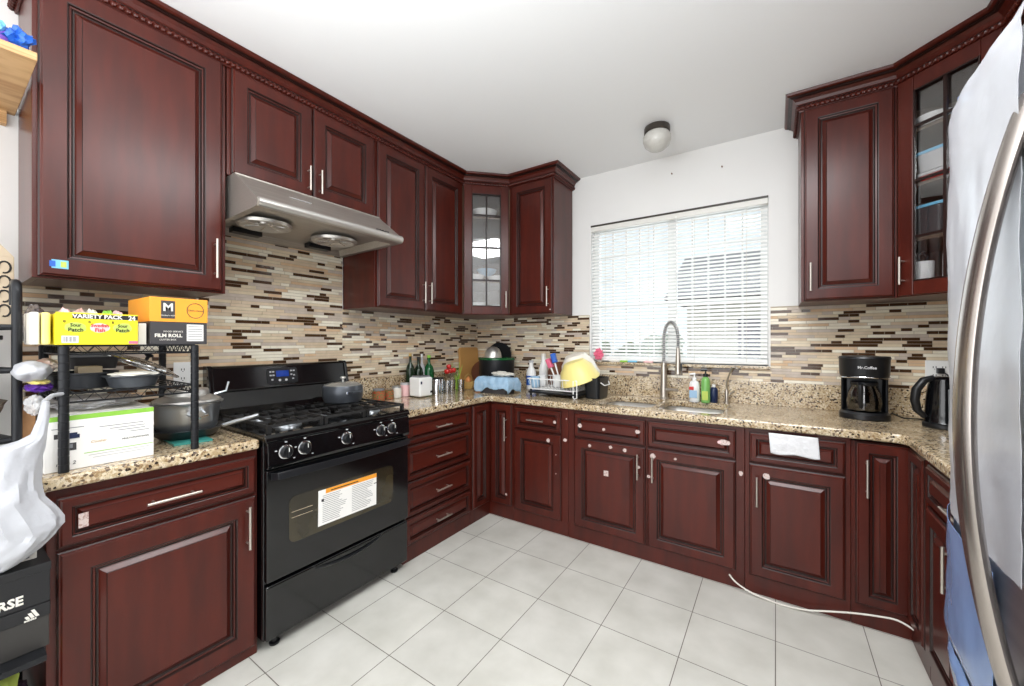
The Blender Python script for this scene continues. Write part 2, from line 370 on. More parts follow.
# ------------------------------------------------------------------ cabinets
def door_rings(fw, t=.021):
    return [(0, 0, 0), (0, t * .55, 0), (.004, t * .72, 1), (.007, t * .75, 0), (.011, t, 0), (fw, t, 0), (fw + .004, t * .93, 1), (fw + .007, t * .62, 1), (fw + .012, t * .58, 0), (fw + .016, t * .3, 1),
            (fw + .021, t * .3, 1), (fw + .024, t * .42, 0), (fw + .037, t * .86, 0), (fw + .039, t * .97, 1), (fw + .042, t * .97, 0)]
def handle(parent, x, z, L=.128, vertical=True, out=.03, y=-.021, name='handle'):
    mb = MB(); h = L / 2
    if vertical:
        mb.tube([(x, y - out, z - h - .012), (x, y - out, z + h + .012)], .0052, 10)
        for s in (-1, 1): mb.tube([(x, y, z + s * h * .86), (x, y - out, z + s * h * .86)], .004, 8)
    else:
        mb.tube([(x - h - .012, y - out, z), (x + h + .012, y - out, z)], .0052, 10)
        for s in (-1, 1): mb.tube([(x + s * h * .86, y, z), (x + s * h * .86, y - out, z)], .004, 8)
    return mb.build(name, 'nickel', parent, smooth=True)
def door(parent, x0, x1, z0, z1, hx=None, hz=None, fw=.058, y=0, hl=.128, name='door'):
    d = bpy.data.objects.new('x', None)
    mb = MB(); mb.T = Matrix.Translation((0, y, 0)); mb.ring_panel(x1 - x0, z1 - z0, door_rings(fw))
    o = mb.build(name, ['cherry', 'glaze'], parent, loc=(x0, 0, z0))
    if hx is not None: handle(o, hx - x0, hz - z0, hl, True, y=y - .021)
    bpy.data.objects.remove(d); return o
def drawer(parent, x0, x1, z0, z1, fw=.03, hand=True, y=0, hl=.11):
    mb = MB(); mb.T = Matrix.Translation((0, y, 0))
    r = [(i if i < .012 else fw + (i - fw) * .62, o, m) if i > fw else (i, o, m) for i, o, m in door_rings(fw)]
    mb.ring_panel(x1 - x0, z1 - z0, r); o = mb.build('drawer', ['cherry_h', 'glaze'], parent, loc=(x0, 0, z0))
    if hand: handle(o, (x1 - x0) / 2, (z1 - z0) / 2, hl, False, y=y - .021)
    return o
def carcass(parent, w, z0, z1, d, openfront=False):
    t = .018; mb = MB()
    mb.box(0, t, t, d, z0, z1).box(w - t, w, t, d, z0, z1).box(t, w - t, t, d, z0 + .0, z0 + t).box(t, w - t, d - t, d, z0 + t, z1)
    if z0 > 1: mb.box(t, w - t, t, d - t, z1 - t, z1)
    mb.box(0, w, 0, t, z0, z1)
    return mb.build('carcass', 'cherry', parent, bevel=.0015)
def sticker(parent, x, z, sx=.018, sz=.018, y=-.0225, m='stickerpaper', irregular=True, name='sticker', ch=0):
    n = 9; rnd = random.Random(int(x * 1e4) + int(z * 1e3))
    P = [(x + sx / 2 * cos(2 * pi * i / n) * rnd.uniform(.75, 1.1), z + sz / 2 * sin(2 * pi * i / n) * rnd.uniform(.7, 1.1)) for i in range(n)] if irregular else \
        [(x - sx / 2, z - sz / 2), (x + sx / 2, z - sz / 2), (x + sx / 2, z + sz / 2), (x - sx / 2, z + sz / 2)]
    mb = MB(); mb.add([(a, y, b) for a, b in P] + [(a, y + .0012, b) for a, b in P], [tuple(range(len(P))), tuple(range(2 * len(P) - 1, len(P) - 1, -1))] + [(i, i + len(P), (i + 1) % len(P) + len(P), (i + 1) % len(P)) for i in range(len(P))])
    return mb.build(name, m, parent)

# --- wall cabinets, left run (local x = +Y, front faces +X)
UT = 2.602
c = thing('wall_cabinet', 'largest cherry wall cabinet, single tall door, left of the range hood', 'wall cabinet', (.34, -2.85, 0), 90)
carcass(c, .572, UZ, H - .005, .335)
d = door(c, .012, .556, UZ + .006, UT, .523, UZ + .15, .066, hl=.15)
sticker(d, .03 + .02, .045, .04, .03, m='cyan', irregular=False); sticker(d, .032, .045, .014, .02, y=-.0235, m='blue', irregular=False); sticker(d, .058, .045, .014, .02, y=-.0235, m='lime', irregular=False)
c = thing('wall_cabinet', 'short two-door cherry wall cabinet directly above the range hood', 'wall cabinet', (.34, -2.272, 0), 90)
carcass(c, .806, 2.103, H - .005, .335)
door(c, .014, .399, 2.11, UT, .37, 2.2, .062, hl=.105); door(c, .405, .797, 2.11, UT, .434, 2.2, .062, hl=.105)
c = thing('wall_cabinet', 'two-door cherry wall cabinet right of the range hood', 'wall cabinet', (.34, -1.463, 0), 90)
carcass(c, .842, UZ, H - .005, .335)
door(c, .014, .42, UZ + .004, UT, .394, UZ + .13, .06); door(c, .426, .83, UZ + .004, UT, .455, UZ + .13, .06)

def diag_cabinet(name, label, mirror, rows, hx, panes_label):
    # corner cabinet with a glazed door; mirror = right hand corner
    X = (lambda x: W - x) if mirror else (lambda x: x)
    poly = [(X(.003), -.003), (X(.003), -.617), (X(.34), -.617), (X(.617), -.34), (X(.617), -.003)]
    c = thing(name, label, 'wall cabinet', (X(.34), -.617, 0) if not mirror else (X(.617), -.34, 0), 45 if not mirror else -45)
    inv = (Matrix.Translation(c.location) @ Matrix.Rotation(radians(45 if not mirror else -45), 4, 'Z')).inverted()
    mb = MB(); mb.T = inv
    mb.prism(poly, UZ, UZ + .02).prism(poly, UT - .01, H - .005)
    a = .018
    def wallseg(p, q, z0=UZ + .02, z1=UT - .01):
        p, q = Vector(p), Vector(q); t = (q - p).normalized(); n = Vector((-t.y, t.x)) * a
        cen = Vector((X(.25), -.25)); n = n if (cen - p).dot(n) > 0 else -n
        mb.prism([tuple(p), tuple(q), tuple(q + n), tuple(p + n)], z0, z1, 1)
    for i in range(5):
        if i == 2: continue
        wallseg(poly[i], poly[(i + 1) % 5])
    for z in (1.812, 2.078, 2.342): mb.prism([(X(.022), -.022), (X(.022), -.598), (X(.335), -.598), (X(.598), -.335), (X(.598), -.022)], z, z + .016, 1)
    mb.build('carcass', ['cherry', 'interior'], c)
    wd = .392
    dd = MB(); x0, x1, z0, z1 = .012, wd - .012, UZ + .004, UT; ix0, ix1, iz0, iz1 = .077, wd - .077, UZ + .07, UT - .068
    dd.ring_panel(1, 1, [(0, 0, 0), (0, 0, 0)]) if False else None
    def fr(a0, a1, b0, b1): dd.box(a0, a1, -.021, 0, b0, b1)
    fr(x0, ix0, z0, z1); fr(ix1, x1, z0, z1); fr(ix0, ix1, z0, iz0); fr(ix0, ix1, iz1, z1)
    do = dd.build('door', 'cherry', c, bevel=.004)
    g = MB().box(ix0, ix0 + .006, -.0225, -.012, iz0, iz1).box(ix1 - .006, ix1, -.0225, -.012, iz0, iz1).box(ix0, ix1, -.0225, -.012, iz0, iz0 + .006).box(ix0, ix1, -.0225, -.012, iz1 - .006, iz1)
    mx = (ix0 + ix1) / 2; g.box(mx - .006, mx + .006, -.019, -.006, iz0, iz1)
    for z in rows: g.box(ix0, ix1, -.0185, -.0065, z - .006, z + .006)
    g.build('glazing_bars', 'glaze', do); MB().box(ix0, ix1, -.005, -.002, iz0, iz1).build('glass', 'glass', do)
    handle(do, hx, UZ + .125, .11, True)
    return c
diag_cabinet('corner_wall_cabinet', 'glass-fronted cherry corner cabinet with white dishes, left of the window', False, (1.829, 2.097, 2.36), .352, '')
c = thing('wall_cabinet', 'narrow single-door cherry wall cabinet touching the left side of the window wall', 'wall cabinet', (.619, -.34, 0), 0)
carcass(c, .411, UZ, H - .005, .335); door(c, .02, .402, UZ + .004, UT, .374, UZ + .13, .06); sticker(c, .39, UZ + .03, .012, .012)
# --- right run
c = thing('wall_cabinet', 'single-door cherry wall cabinet right of the window', 'wall cabinet', (2.575, -.34, 0), 0)
carcass(c, .39, UZ, H - .005, .335); door(c, .012, .378, UZ + .004, UT, .04, UZ + .13, .06)
diag_cabinet('corner_wall_cabinet', 'glass-fronted cherry corner cabinet right of the window, beside the refrigerator', True, (1.829, 2.097, 2.36), .04, '')
c = thing('wall_cabinet', 'cherry wall cabinet on the right wall, next to the refrigerator', 'wall cabinet', (W - .34, -.62, 0), -90)
carcass(c, .98, UZ, H - .005, .335); door(c, .012, .486, UZ + .004, UT, .45, UZ + .13); door(c, .492, .968, UZ + .004, UT, .53, UZ + .13)

def crown(name, label, P):
    c = thing(name, label, 'crown moulding', (P[0][0], P[0][1], UT))
    prof = [(0, UT - .004), (.006, UT - .004), (.008, UT + .002), (.008, UT + .024), (.014, UT + .026), (.014, UT + .030), (.019, UT + .034), (.024, UT + .048), (.036, UT + .060), (.046, UT + .063), (.046, UT + .067), (.056, UT + .069), (.066, UT + .074), (.070, UT + .086), (0, UT + .086)]
    vs = []; n = len(prof); K = len(P)
    offs = [offset_path(P, d) for d, z in prof]
    for k in range(K):
        for (d, z), of in zip(prof, offs): vs.append((of[k].x - P[0][0], of[k].y - P[0][1], z - UT))
    fs = [(k * n + i, (k + 1) * n + i, (k + 1) * n + (i + 1) % n, k * n + (i + 1) % n) for k in range(K - 1) for i in range(n)]
    fs += [tuple(range(n)), tuple((K - 1) * n + i for i in range(n - 1, -1, -1))]
    mb = MB(); mb.add(vs, fs)
    gl = (3, 4, 8, 9, 10)
    for q_, f_ in enumerate(fs[:(K - 1) * n]):
        if q_ % n in gl: mb.m[q_] = 1
    mb.build('cornice', ['cherry_h', 'glaze'], c)
    ro = offset_path(P, .014); rp = []
    for k in range(K - 1):
        a, b = ro[k], ro[k + 1]; m = max(2, int((b - a).length / .0028))
        rp += [(a.x + (b.x - a.x) * i / m - P[0][0], a.y + (b.y - a.y) * i / m - P[0][1], .014) for i in range(m)]
    rp.append((ro[-1].x - P[0][0], ro[-1].y - P[0][1], .014))
    MB().tube(rp, .0098, 10, lobes=2, twist=150).build('rope_bead', 'cherry', c, smooth=True)
crown('crown_moulding', 'cherry crown moulding with rope bead above the left wall cabinets', [(.002, -2.852), (.342, -2.852), (.342, -.618), (.618, -.342), (1.032, -.342), (1.032, -.002)])
crown('crown_moulding', 'cherry crown moulding with rope bead above the right wall cabinets', [(2.573, -.002), (2.573, -.342), (2.966, -.342), (3.242, -.618), (3.242, -1.6)])

# --- base cabinets
BT = .87
def base(label, loc, rz, w, d=.6): 
    c = thing('base_cabinet', label, 'base cabinet', loc, rz); carcass(c, w, 0, BT, d); return c
c = base('cherry base cabinet left of the range, one drawer over one door', (.62, -2.85, 0), 90, .585)
d = drawer(c, .02, .575, .686, .842, hl=.13); sticker(d, .055, .075, .022, .045, irregular=False); door(c, .02, .575, .045, .675, .538, .56, .07, hl=.15)
c = base('cherry base cabinet with a stack of four drawers right of the range', (.62, -1.475, 0), 90, .618)
for z0, z1 in ((.704, .858), (.488, .695), (.272, .478), (.104, .262)): drawer(c, .006, .606, z0, z1)
# left corner carousel cabinet
c = thing('corner_base_cabinet', 'cherry corner base cabinet with two narrow folding doors, left corner', 'base cabinet', (.62, -.62, 0), 0)
mb = MB(); mb.prism([(-.615, .615), (-.615, -.234), (0, -.234), (0, 0), (.222, 0), (.222, .615)], 0, BT - .16)
mb.prism([(-.018, -.234), (0, -.234), (0, 0), (.222, 0), (.222, .018), (-.018, .018)], BT - .16, BT); mb.build('carcass', 'cherry', c)
dl = MB(); dl.T = Matrix.Rotation(radians(90), 4, 'Z'); dl.ring_panel(.2, .755, door_rings(.045)); o = dl.build('door', ['cherry', 'glaze'], c, loc=(0.0, -.226, .104))
door(c, .026, .212, .104, .858, .172, .68, .045, hl=.15); sticker(c, .17, .19, .02, .02)
# back run
c = base('narrow cherry base cabinet, drawer over door, left of the sink cabinet', (.844, -.62, 0), 0, .444)
d = drawer(c, .016, .394, .692, .848); sticker(d, .335, .08, .026, .026); door(c, .016, .394, .098, .684, None, None, .055)
sticker(c, .3, .64, .03, .03); sticker(c, .36, .55, .01, .01); sticker(c, .36, .42, .01, .01); sticker(c, .42, .655, .03, .03, y=-.0015); sticker(c, .43, .8, .012, .012, y=-.0015)
c = base('wide cherry sink base cabinet with two doors under two false drawer fronts', (1.29, -.62, 0), 0, 1.03)
a = drawer(c, .046, .514, .692, .85, hand=False); b = drawer(c, .526, .99, .692, .85, hand=False)
for x, z, s in ((.045, .08, .03), (.21, .075, .022), (.425, .085, .032)): sticker(a, x, z, s, s)
sticker(b, .41, .085, .06, .035); sticker(b, .385, .085, .02, .02, y=-.024, m='lightpink')
a = door(c, .046, .514, .098, .684, .475, .57, .055); b = door(c, .526, .99, .098, .684, .562, .57, .055)
for x, z, s in ((.115, .55, .022), (.255, .56, .024), (.345, .555, .026), (.43, .465, .022)): sticker(a, x, z, s, s)
sticker(a, .225, .39, .03, .035, irregular=False)
for x, z, s in ((.035, .545, .034), (.16, .55, .018), (.01, .42, .022)): sticker(b, x, z, s, s)
c = base('cherry base cabinet with a white cloth over its drawer, right of the sink', (2.322, -.62, 0), 0, .43)
drawer(c, .02, .41, .692, .848, hand=False); d = door(c, .02, .41, .098, .684, .055, .55, .055); sticker(d, .075, .535, .036, .036); sticker(c, -.03 + .01, .62, .022, .03, y=-.0015)
# right corner carousel cabinet
c = thing('corner_base_cabinet', 'cherry corner base cabinet with narrow folding doors, right corner by the refrigerator', 'base cabinet', (2.96, -.62, 0), 0)
mb = MB(); mb.prism([(-.206, 0), (0, 0), (0, -.25), (.615, -.25), (.615, .615), (-.206, .615)], 0, BT - .01); mb.build('carcass', 'cherry', c)
door(c, -.192, -.004, .104, .858, -.155, .7, .045, hl=.15)
dl = MB(); dl.T = Matrix.Rotation(radians(-90), 4, 'Z'); dl.ring_panel(.21, .755, door_rings(.045)); dl.build('door', ['cherry', 'glaze'], c, loc=(0, -.03, .104))
c = base('cherry base cabinet on the right run, half hidden by the refrigerator', (2.96, -.872, 0), -90, .76)
drawer(c, .02, .74, .7, .85); door(c, .02, .376, .1, .69, .34, .58); door(c, .384, .74, .1, .69, .42, .58)

# ------------------------------------------------------------------ worktops
CT0, CT1 = .872, .914
ct = MB().prism([(.0, -2.866), (.65, -2.866), (.65, -2.266), (.0, -2.266)], CT0, CT1).build('countertop', 'granite', bevel=.011, seg=4)
tag(ct, 'short speckled granite worktop left of the range', 'countertop')
P = [(.0, -1.474), (.65, -1.474), (.65, -.69), (.655, -.665), (.675, -.652), (2.89, -.652), (2.915, -.66), (2.93, -.69), (2.93, -1.64), (W, -1.64), (W, 0), (.0, 0)]
ct = MB().prism(P, CT0, CT1).build('countertop', 'granite'); tag(ct, 'long speckled granite worktop wrapping round both corners with the sink', 'countertop')
BOWLS = ((1.44, 1.802), (1.838, 2.2)); BY0, BY1 = -.545, -.115
cut = MB()
for x0, x1 in BOWLS: cut.prism(rr(x0, x1, BY0, BY1, .06), .8, 1.0)
cu = cut.build('cutter', 'granite')
md = ct.modifiers.new('b', 'BOOLEAN'); md.object = cu; md.operation = 'DIFFERENCE'; md.solver = 'EXACT'
dg = bpy.context.evaluated_depsgraph_get(); dg.update(); nm = bpy.data.meshes.new_from_object(ct.evaluated_get(dg)); ct.modifiers.clear(); ct.data = nm
bpy.data.objects.remove(cu)
md = ct.modifiers.new('bevel', 'BEVEL'); md.width = .01; md.segments = 4; md.limit_method = 'ANGLE'; md.angle_limit = radians(50)
sk = thing('kitchen_sink', 'stainless steel double bowl sink set under the granite worktop', 'sink', (1.82, -.33, .70))
for x0, x1 in BOWLS:
    mb = MB(); lv = [(0, CT0), (.004, .8), (.012, .725), (.04, .705)]; n = 24; vs = []
    for ins, z in lv: vs += [(x - 1.82, y + .33, z - .70) for x, y in rr(x0 - .004 + ins, x1 + .004 - ins, BY0 - .004 + ins, BY1 + .004 - ins, .064 - ins * .5)]
    k = len(vs) // len(lv)
    fs = [(i * k + j, (i + 1) * k + j, (i + 1) * k + (j + 1) % k, i * k + (j + 1) % k) for i in range(len(lv) - 1) for j in range(k)] + [tuple((len(lv) - 1) * k + j for j in range(k))]
    mb.add(vs, fs); bo = mb.build('bowl', 'steel', sk, smooth=True); so = bo.modifiers.new('s', 'SOLIDIFY'); so.thickness = .002; so.offset = 1
    MB().lathe([(.045, .006), (.04, .009), (.012, .006)], ((x0 + x1) / 2 - 1.82, 0), 20).build('drain', 'chrome', bo, smooth=True)

# ------------------------------------------------------------------ range (local x = +Y, front faces +X)
st = thing('gas_range', 'black gas range with five knobs and a paper label on the oven window', 'stove', (.655, -2.257, 0), 90)
SW = .775
MB().box(0, SW, 0, .63, .05, .9).build('body', 'black', st, bevel=.004)
MB().profx([(-.03, .9), (-.03, .917), (-.018, .928), (.0, .93), (.55, .93), (.55, .9)], -.003, SW + .003).build('cooktop', 'black', st, bevel=.003)
MB().profx([(.645, .93), (.645, 1.195), (.6, 1.195), (.588, 1.185), (.565, 1.07), (.545, 1.062), (.54, 1.05), (.50, .985), (.47, .955), (.46, .93)], .02, SW - .02).build('backguard', 'black', st, bevel=.003)
for x0, x1 in ((0, .02), (SW - .02, SW)):
    MB().profx([(.647, .93), (.647, 1.2), (.593, 1.2), (.58, 1.187), (.555, 1.07), (.53, 1.045), (.49, .98), (.44, .94), (.44, .93)], x0, x1).build('backguard_end', 'black', st, bevel=.004)
def on_guard(d=0):   # frame on sloping upper panel: z 1.07..1.185
    return Matrix.Translation((0, .5765 - d, 1.128)) @ Matrix.Rotation(radians(-11.3), 4, 'X')
cp = MB(); cp.T = on_guard(.001); cx = .36
cp.add([(x, y, z) for y in (-.003, .006) for x, z in rr(cx - .085, cx + .085, -.045, .045, .012)], [tuple(range(24)), tuple(range(47, 23, -1))] + [(i, 24 + i, 24 + (i + 1) % 24, (i + 1) % 24) for i in range(24)])
co = cp.build('control_display', 'blackp', st)
mb = MB(); mb.T = on_guard(.001); mb.box(cx - .035, cx + .035, -.005, 0, -.005, .03); mb.build('screen', 'screen', co)
mb = MB(); mb.T = on_guard(.001)
for x, z in ((-.065, .025), (-.05, .025), (-.065, .005), (-.05, .005), (-.058, -.02), (.05, .027), (.065, .027), (.05, .005), (.065, .0), (.058, -.02)):
    mb = MB(); mb.T = on_guard(.001); mb.box(cx + x - .005, cx + x + .005, -.005, 0, z - .004, z + .004); mb.build('button', 'lightgrey', co)
for x in (-.018, .018):
    mb = MB(); mb.T = on_guard(.001) @ Matrix.Translation((cx + x, -.003, -.025)) @ Matrix.Rotation(radians(90), 4, 'X'); mb.lathe([(.007, 0), (.007, .003)], n=12); mb.build('button', 'lightgrey', co)
# knob panel, knobs
MB().profx([(-.002, .785), (-.03, .785), (-.036, .80), (-.03, .895), (-.02, .9), (-.002, .9)], .004, SW - .004).build('knob_panel', 'black', st, bevel=.003)
for x in (.078, .161, .371, .574, .647):
    base_m = Matrix.Translation((x, -.033, .846)) @ Matrix.Rotation(radians(90), 4, 'X')
    k = MB(); k.T = base_m; k.lathe([(.031, -.002), (.031, .002), (.027, .004), (.026, .004)], n=28, cap1=True); kr = k.build('knob_ring', 'chrome', st, smooth=True)
    k = MB(); k.T = base_m; k.lathe([(.024, .004), (.023, .014), (.02, .018)], n=24); k.box(-.006, .006, -.022, .022, .016, .028); kk = k.build('knob', 'blackp', st, smooth=True)
    k = MB(); k.T = base_m; k.box(-.0012, .0012, .004, .022, .028, .0288); k.build('pointer', 'white', kk)
    for dx, dz in ((-.042, .012), (0, .043), (.034, -.033)): MB().box(x + dx - .004, x + dx + .004, -.0365, -.03, .846 + dz - .002, .846 + dz + .002).build('dial_mark', 'lightgrey', kr)
# oven door with window, label, handle
od = MB().box(.004, SW - .004, -.025, -.001, .302, .778).build('oven_door', 'black', st, bevel=.005, seg=3)
wx0, wx1, wz0, wz1 = .095, .66, .435, .64
mb = MB(); mb.add([(x, y, z) for y in (-.0265, -.02) for x, z in rr(wx0, wx1, wz0, wz1, .03)], [tuple(range(24)), tuple(range(47, 23, -1))] + [(i, 24 + i, 24 + (i + 1) % 24, (i + 1) % 24) for i in range(24)])
wo = mb.build('oven_window', 'darkglass', od)
for z in (.545, .57): MB().box(wx0 + .01, .2, -.0272, -.0262, z, z + .0015).build('rack_wire', 'tan', wo)
lb = MB(); Tl = Matrix.Translation((.388, -.0275, .541)) @ Matrix.Rotation(radians(.6), 4, 'Y'); lb.T = Tl
lb.box(-.161, .161, 0, .001, -.083, .083); lo = lb.build('label', 'paper', od)
mb = MB(); mb.T = Tl; mb.box(-.125, .161, -.0006, 0, .062, .083); mb.build('label_heading', 'orange', lo)
mb = MB(); mb.T = Tl; rnd = random.Random(4)
for col in (-.14, .015):
    for i in range(15):
        z = .052 - i * .0088; mb.box(col, col + rnd.uniform(.08, .13), -.0006, 0, z, z + .0022)
mb.build('label_text', 'greyink', lo)
mb = MB(); mb.T = Tl; mb.box(-.146, -.134, -.0008, 0, .028, .04); mb.box(-.1, .05, -.0008, -.0002, .068, .073); mb.box(.145, .161, -.0008, 0, .03, .034); mb.build('label_marks', 'ink', lo)
hp = [(.02, -.026, .752)] + [(.03 + .715 * t, -.06 - .018 * sin(pi * t), .757) for t in [i / 16 for i in range(17)]] + [(.755, -.026, .752)]
hm = MB(); n = 0
vs = []; 
for x, y, z in hp: vs += [(x, y - .012, z - .014), (x, y + .008, z - .016), (x, y + .008, z + .014), (x, y - .008, z + .016)]
fs = [(i * 4 + j, i * 4 + (j + 1) % 4, (i + 1) * 4 + (j + 1) % 4, (i + 1) * 4 + j) for i in range(len(hp) - 1) for j in range(4)] + [(3, 2, 1, 0), tuple(len(vs) - 4 + j for j in range(4))]
hm.add(vs, fs); hm.build('door_handle', 'blackp', od, smooth=True, bevel=.003)
# storage drawer with curved grip
dr = MB().box(.004, SW - .004, -.02, -.001, .052, .285).build('storage_drawer', 'black', st, bevel=.008, seg=3)
vs = []; K = 20
for i in range(K + 1):
    t = i / K; x = .2 + .4 * t; s = sin(pi * t) ** .6 if 0 < t < 1 else 0
    vs += [(x, -.018, .288 - .035 * s), (x, -.034 * s - .018 * (1 - s), .286 - .035 * s), (x, -.03 * s - .018 * (1 - s), .278 - .035 * s), (x, -.018, .272 - .035 * s)]
MB().add(vs, [(i * 4 + j, (i + 1) * 4 + j, (i + 1) * 4 + (j + 1) % 4, i * 4 + (j + 1) % 4) for i in range(K) for j in range(4)]).build('drawer_grip', 'blackp', dr, smooth=True)
for x in (.06, .715):
    for y in (.03, .56): MB().lathe([(.02, 0), (.022, .01), (.012, .014), (.01, .055)], (x, y), 14).build('foot', 'blackp', st, smooth=True)
# burners and grates
for x, y, r in ((.16, .12, .05), (.16, .39, .04), (.615, .12, .045), (.615, .39, .04), (.3875, .25, .05)):
    b = MB().lathe([(r + .012, .93), (r + .01, .936), (r, .94), (r, .948)], (x, y), 24).build('burner', 'alu', st, smooth=True)
    MB().lathe([(r - .008, .948), (r - .005, .955), (r - .012, .958)], (x, y), 24).build('burner_cap', 'iron', b, smooth=True)
for gx0, gx1 in ((.015, .268), (.272, .503), (.507, .76)):
    g = MB(); y0, y1, zt = -.005, .5, .966
    def bar(a, b, w_=.006, h=.011):
        (ax, ay), (bx, by) = a, b; dx, dy = bx - ax, by - ay; L = math.hypot(dx, dy); nx, ny = -dy / L * w_, dx / L * w_
        g.add([(ax + nx, ay + ny, zt - h), (bx + nx, by + ny, zt - h), (bx - nx, by - ny, zt - h), (ax - nx, ay - ny, zt - h), (ax + nx * .6, ay + ny * .6, zt), (bx + nx * .6, by + ny * .6, zt), (bx - nx * .6, by - ny * .6, zt), (ax - nx * .6, ay - ny * .6, zt)],
              [(0, 1, 2, 3), (7, 6, 5, 4), (0, 4, 5, 1), (1, 5, 6, 2), (2, 6, 7, 3), (3, 7, 4, 0)])
    i = .008
    bar((gx0 + i, y0), (gx0 + i, y1)); bar((gx1 - i, y0), (gx1 - i, y1)); bar((gx0, y0 + i), (gx1, y0 + i)); bar((gx0, y1 - i), (gx1, y1 - i)); bar((gx0, (y0 + y1) / 2), (gx1, (y0 + y1) / 2))
    for yc in (.12, .39) if gx1 - gx0 > .24 else (.12, .25, .38):
        xc = (gx0 + gx1) / 2
        bar((gx0, yc), (xc - .03, yc)); bar((gx1, yc), (xc + .03, yc)); bar((xc, yc - .11), (xc, yc - .03)); bar((xc, yc + .03), (xc, yc + .11))
        for s in (-1, 1): bar((xc + s * .055, yc - .11), (xc + s * .055, yc + .11), .004)
    for x in (gx0 + .01, gx1 - .01):
        for y in (y0 + .01, (y0 + y1) / 2, y1 - .01): g.box(x - .008, x + .008, y - .008, y + .008, .929, zt - .006)
    g.build('grate', 'iron', st)

# ------------------------------------------------------------------ range hood
hd = thing('range_hood', 'stainless steel under-cabinet range hood with two round fans', 'range hood', (.002, -2.262, 1.895), 90)
HW = .79
ho = MB(); pr_ = [(0, .0), (-.02, -.0), (-.565, .012), (-.598, .014), (-.612, .022), (-.617, .034), (-.612, .046), (-.6, .053), (-.40, .2), (-.40, .206), (0, .206)]
# shell with hollow underside: outer profile strip + end panels
K = len(pr_); vs = [(0, y, z) for y, z in pr_] + [(HW, y, z) for y, z in pr_]
ho.add(vs, [(i, K + i, K + i + 1, i + 1) for i in range(2, K - 1)] + [(K - 1, 2 * K - 1, K, 0)])
ho.add([(0, y, z) for y, z in pr_], [tuple(range(K))], 1); ho.add([(HW, y, z) for y, z in pr_], [tuple(range(K - 1, -1, -1))], 1)
ho.build('shell', ['hoodsteel', 'hoodsteel'], hd, smooth=True)
un = MB()
ring = [(.0, 0.0, 0.0), (HW, 0, 0), (HW, -.57, .012), (0, -.57, .012)]
inn = [(.03, -.03, .002), (HW - .03, -.03, .002), (HW - .03, -.545, .012), (.03, -.545, .012)]; top = [(.06, -.06, .03), (HW - .06, -.06, .03), (HW - .06, -.51, .045), (.06, -.51, .045)]
un.add(ring + inn + top, [(i, (i + 1) % 4, 4 + (i + 1) % 4, 4 + i) for i in range(4)] + [(4 + i, 4 + (i + 1) % 4, 8 + (i + 1) % 4, 8 + i) for i in range(4)] + [(8, 9, 10, 11)])
un.build('underside', 'hoodsteel', hd)
MB().tube([(.004, -.606, .034), (HW - .004, -.606, .034)], .021, 16).build('front_rail', 'steel', hd, smooth=True)
for x in (.17, .55):
    f = MB(); f.lathe([(.125, .026), (.12, .012), (.108, .010), (.07, .034), (.035, .036), (.03, .022), (.012, .018)], (x, -.3), 28, cap0=False); fo = f.build('fan_cup', 'steel', hd, smooth=True)
    g = MB()
    for k in range(6):
        a = 2 * pi * k / 6; g.tube([(x + .03 * cos(a), -.3 + .03 * sin(a), .02), (x + .09 * cos(a + .3), -.3 + .09 * sin(a + .3), .014)], .0025, 6)
    g.build('fan_guard', 'chrome', fo)
for x in (.1, .5): MB().box(x, x + .14, -.12, -.065, .004, .03).build('light_lens', 'blackp', hd, bevel=.002)
MB().box(.19, .3, -.504, -.5, .128, .13).build('badge', 'lightgrey', hd)
sw_ = MB(); 
for i in range(5): sw_.box(.62 + i * .018, .63 + i * .018, -.6, -.59, .057, .064)
sw_.build('switches', 'blackp', hd)

# pot on the range
pt = thing('saucepan', 'round grey saucepan with glass lid on the back right burner', 'pot', (.315, -1.665, .967))
MB().lathe([(.09, 0), (.102, .006), (.111, .03), (.114, .06), (.111, .09), (.107, .1), (.104, .1), (.106, .08), (.108, .05), (.09, .01), (.002, .008)], n=32, cap1=False).build('pan', 'potgrey', pt, smooth=True)
l = MB().lathe([(.108, .1), (.108, .104), (.085, .114), (.04, .121), (.01, .122)], n=32).build('lid', mat('tinted_lid', (120, 120, 116), .15, coat=.5), pt, smooth=True)
MB().lathe([(.006, .121), (.006, .134), (.016, .142), (.014, .15), (.004, .152)], n=16).build('knob', 'steel', l, smooth=True)
h1 = MB().tube([(.108, -.05 + .02, .065), (.14, -.025, .068), (.145, 0, .068), (.14, .025, .068), (.108, .03, .065)], .006, 8).build('handle', 'potgrey', pt, smooth=True)
for y in (-.045, .02): MB().lathe([(.006, .058), (.006, .07)], (.111, y), 10).build('rivet', 'chrome', pt)

# ------------------------------------------------------------------ refrigerator
fg = thing('refrigerator', 'tall stainless refrigerator wrapped in clear and blue protective film', 'refrigerator', (2.812, -1.70, 0), -90)
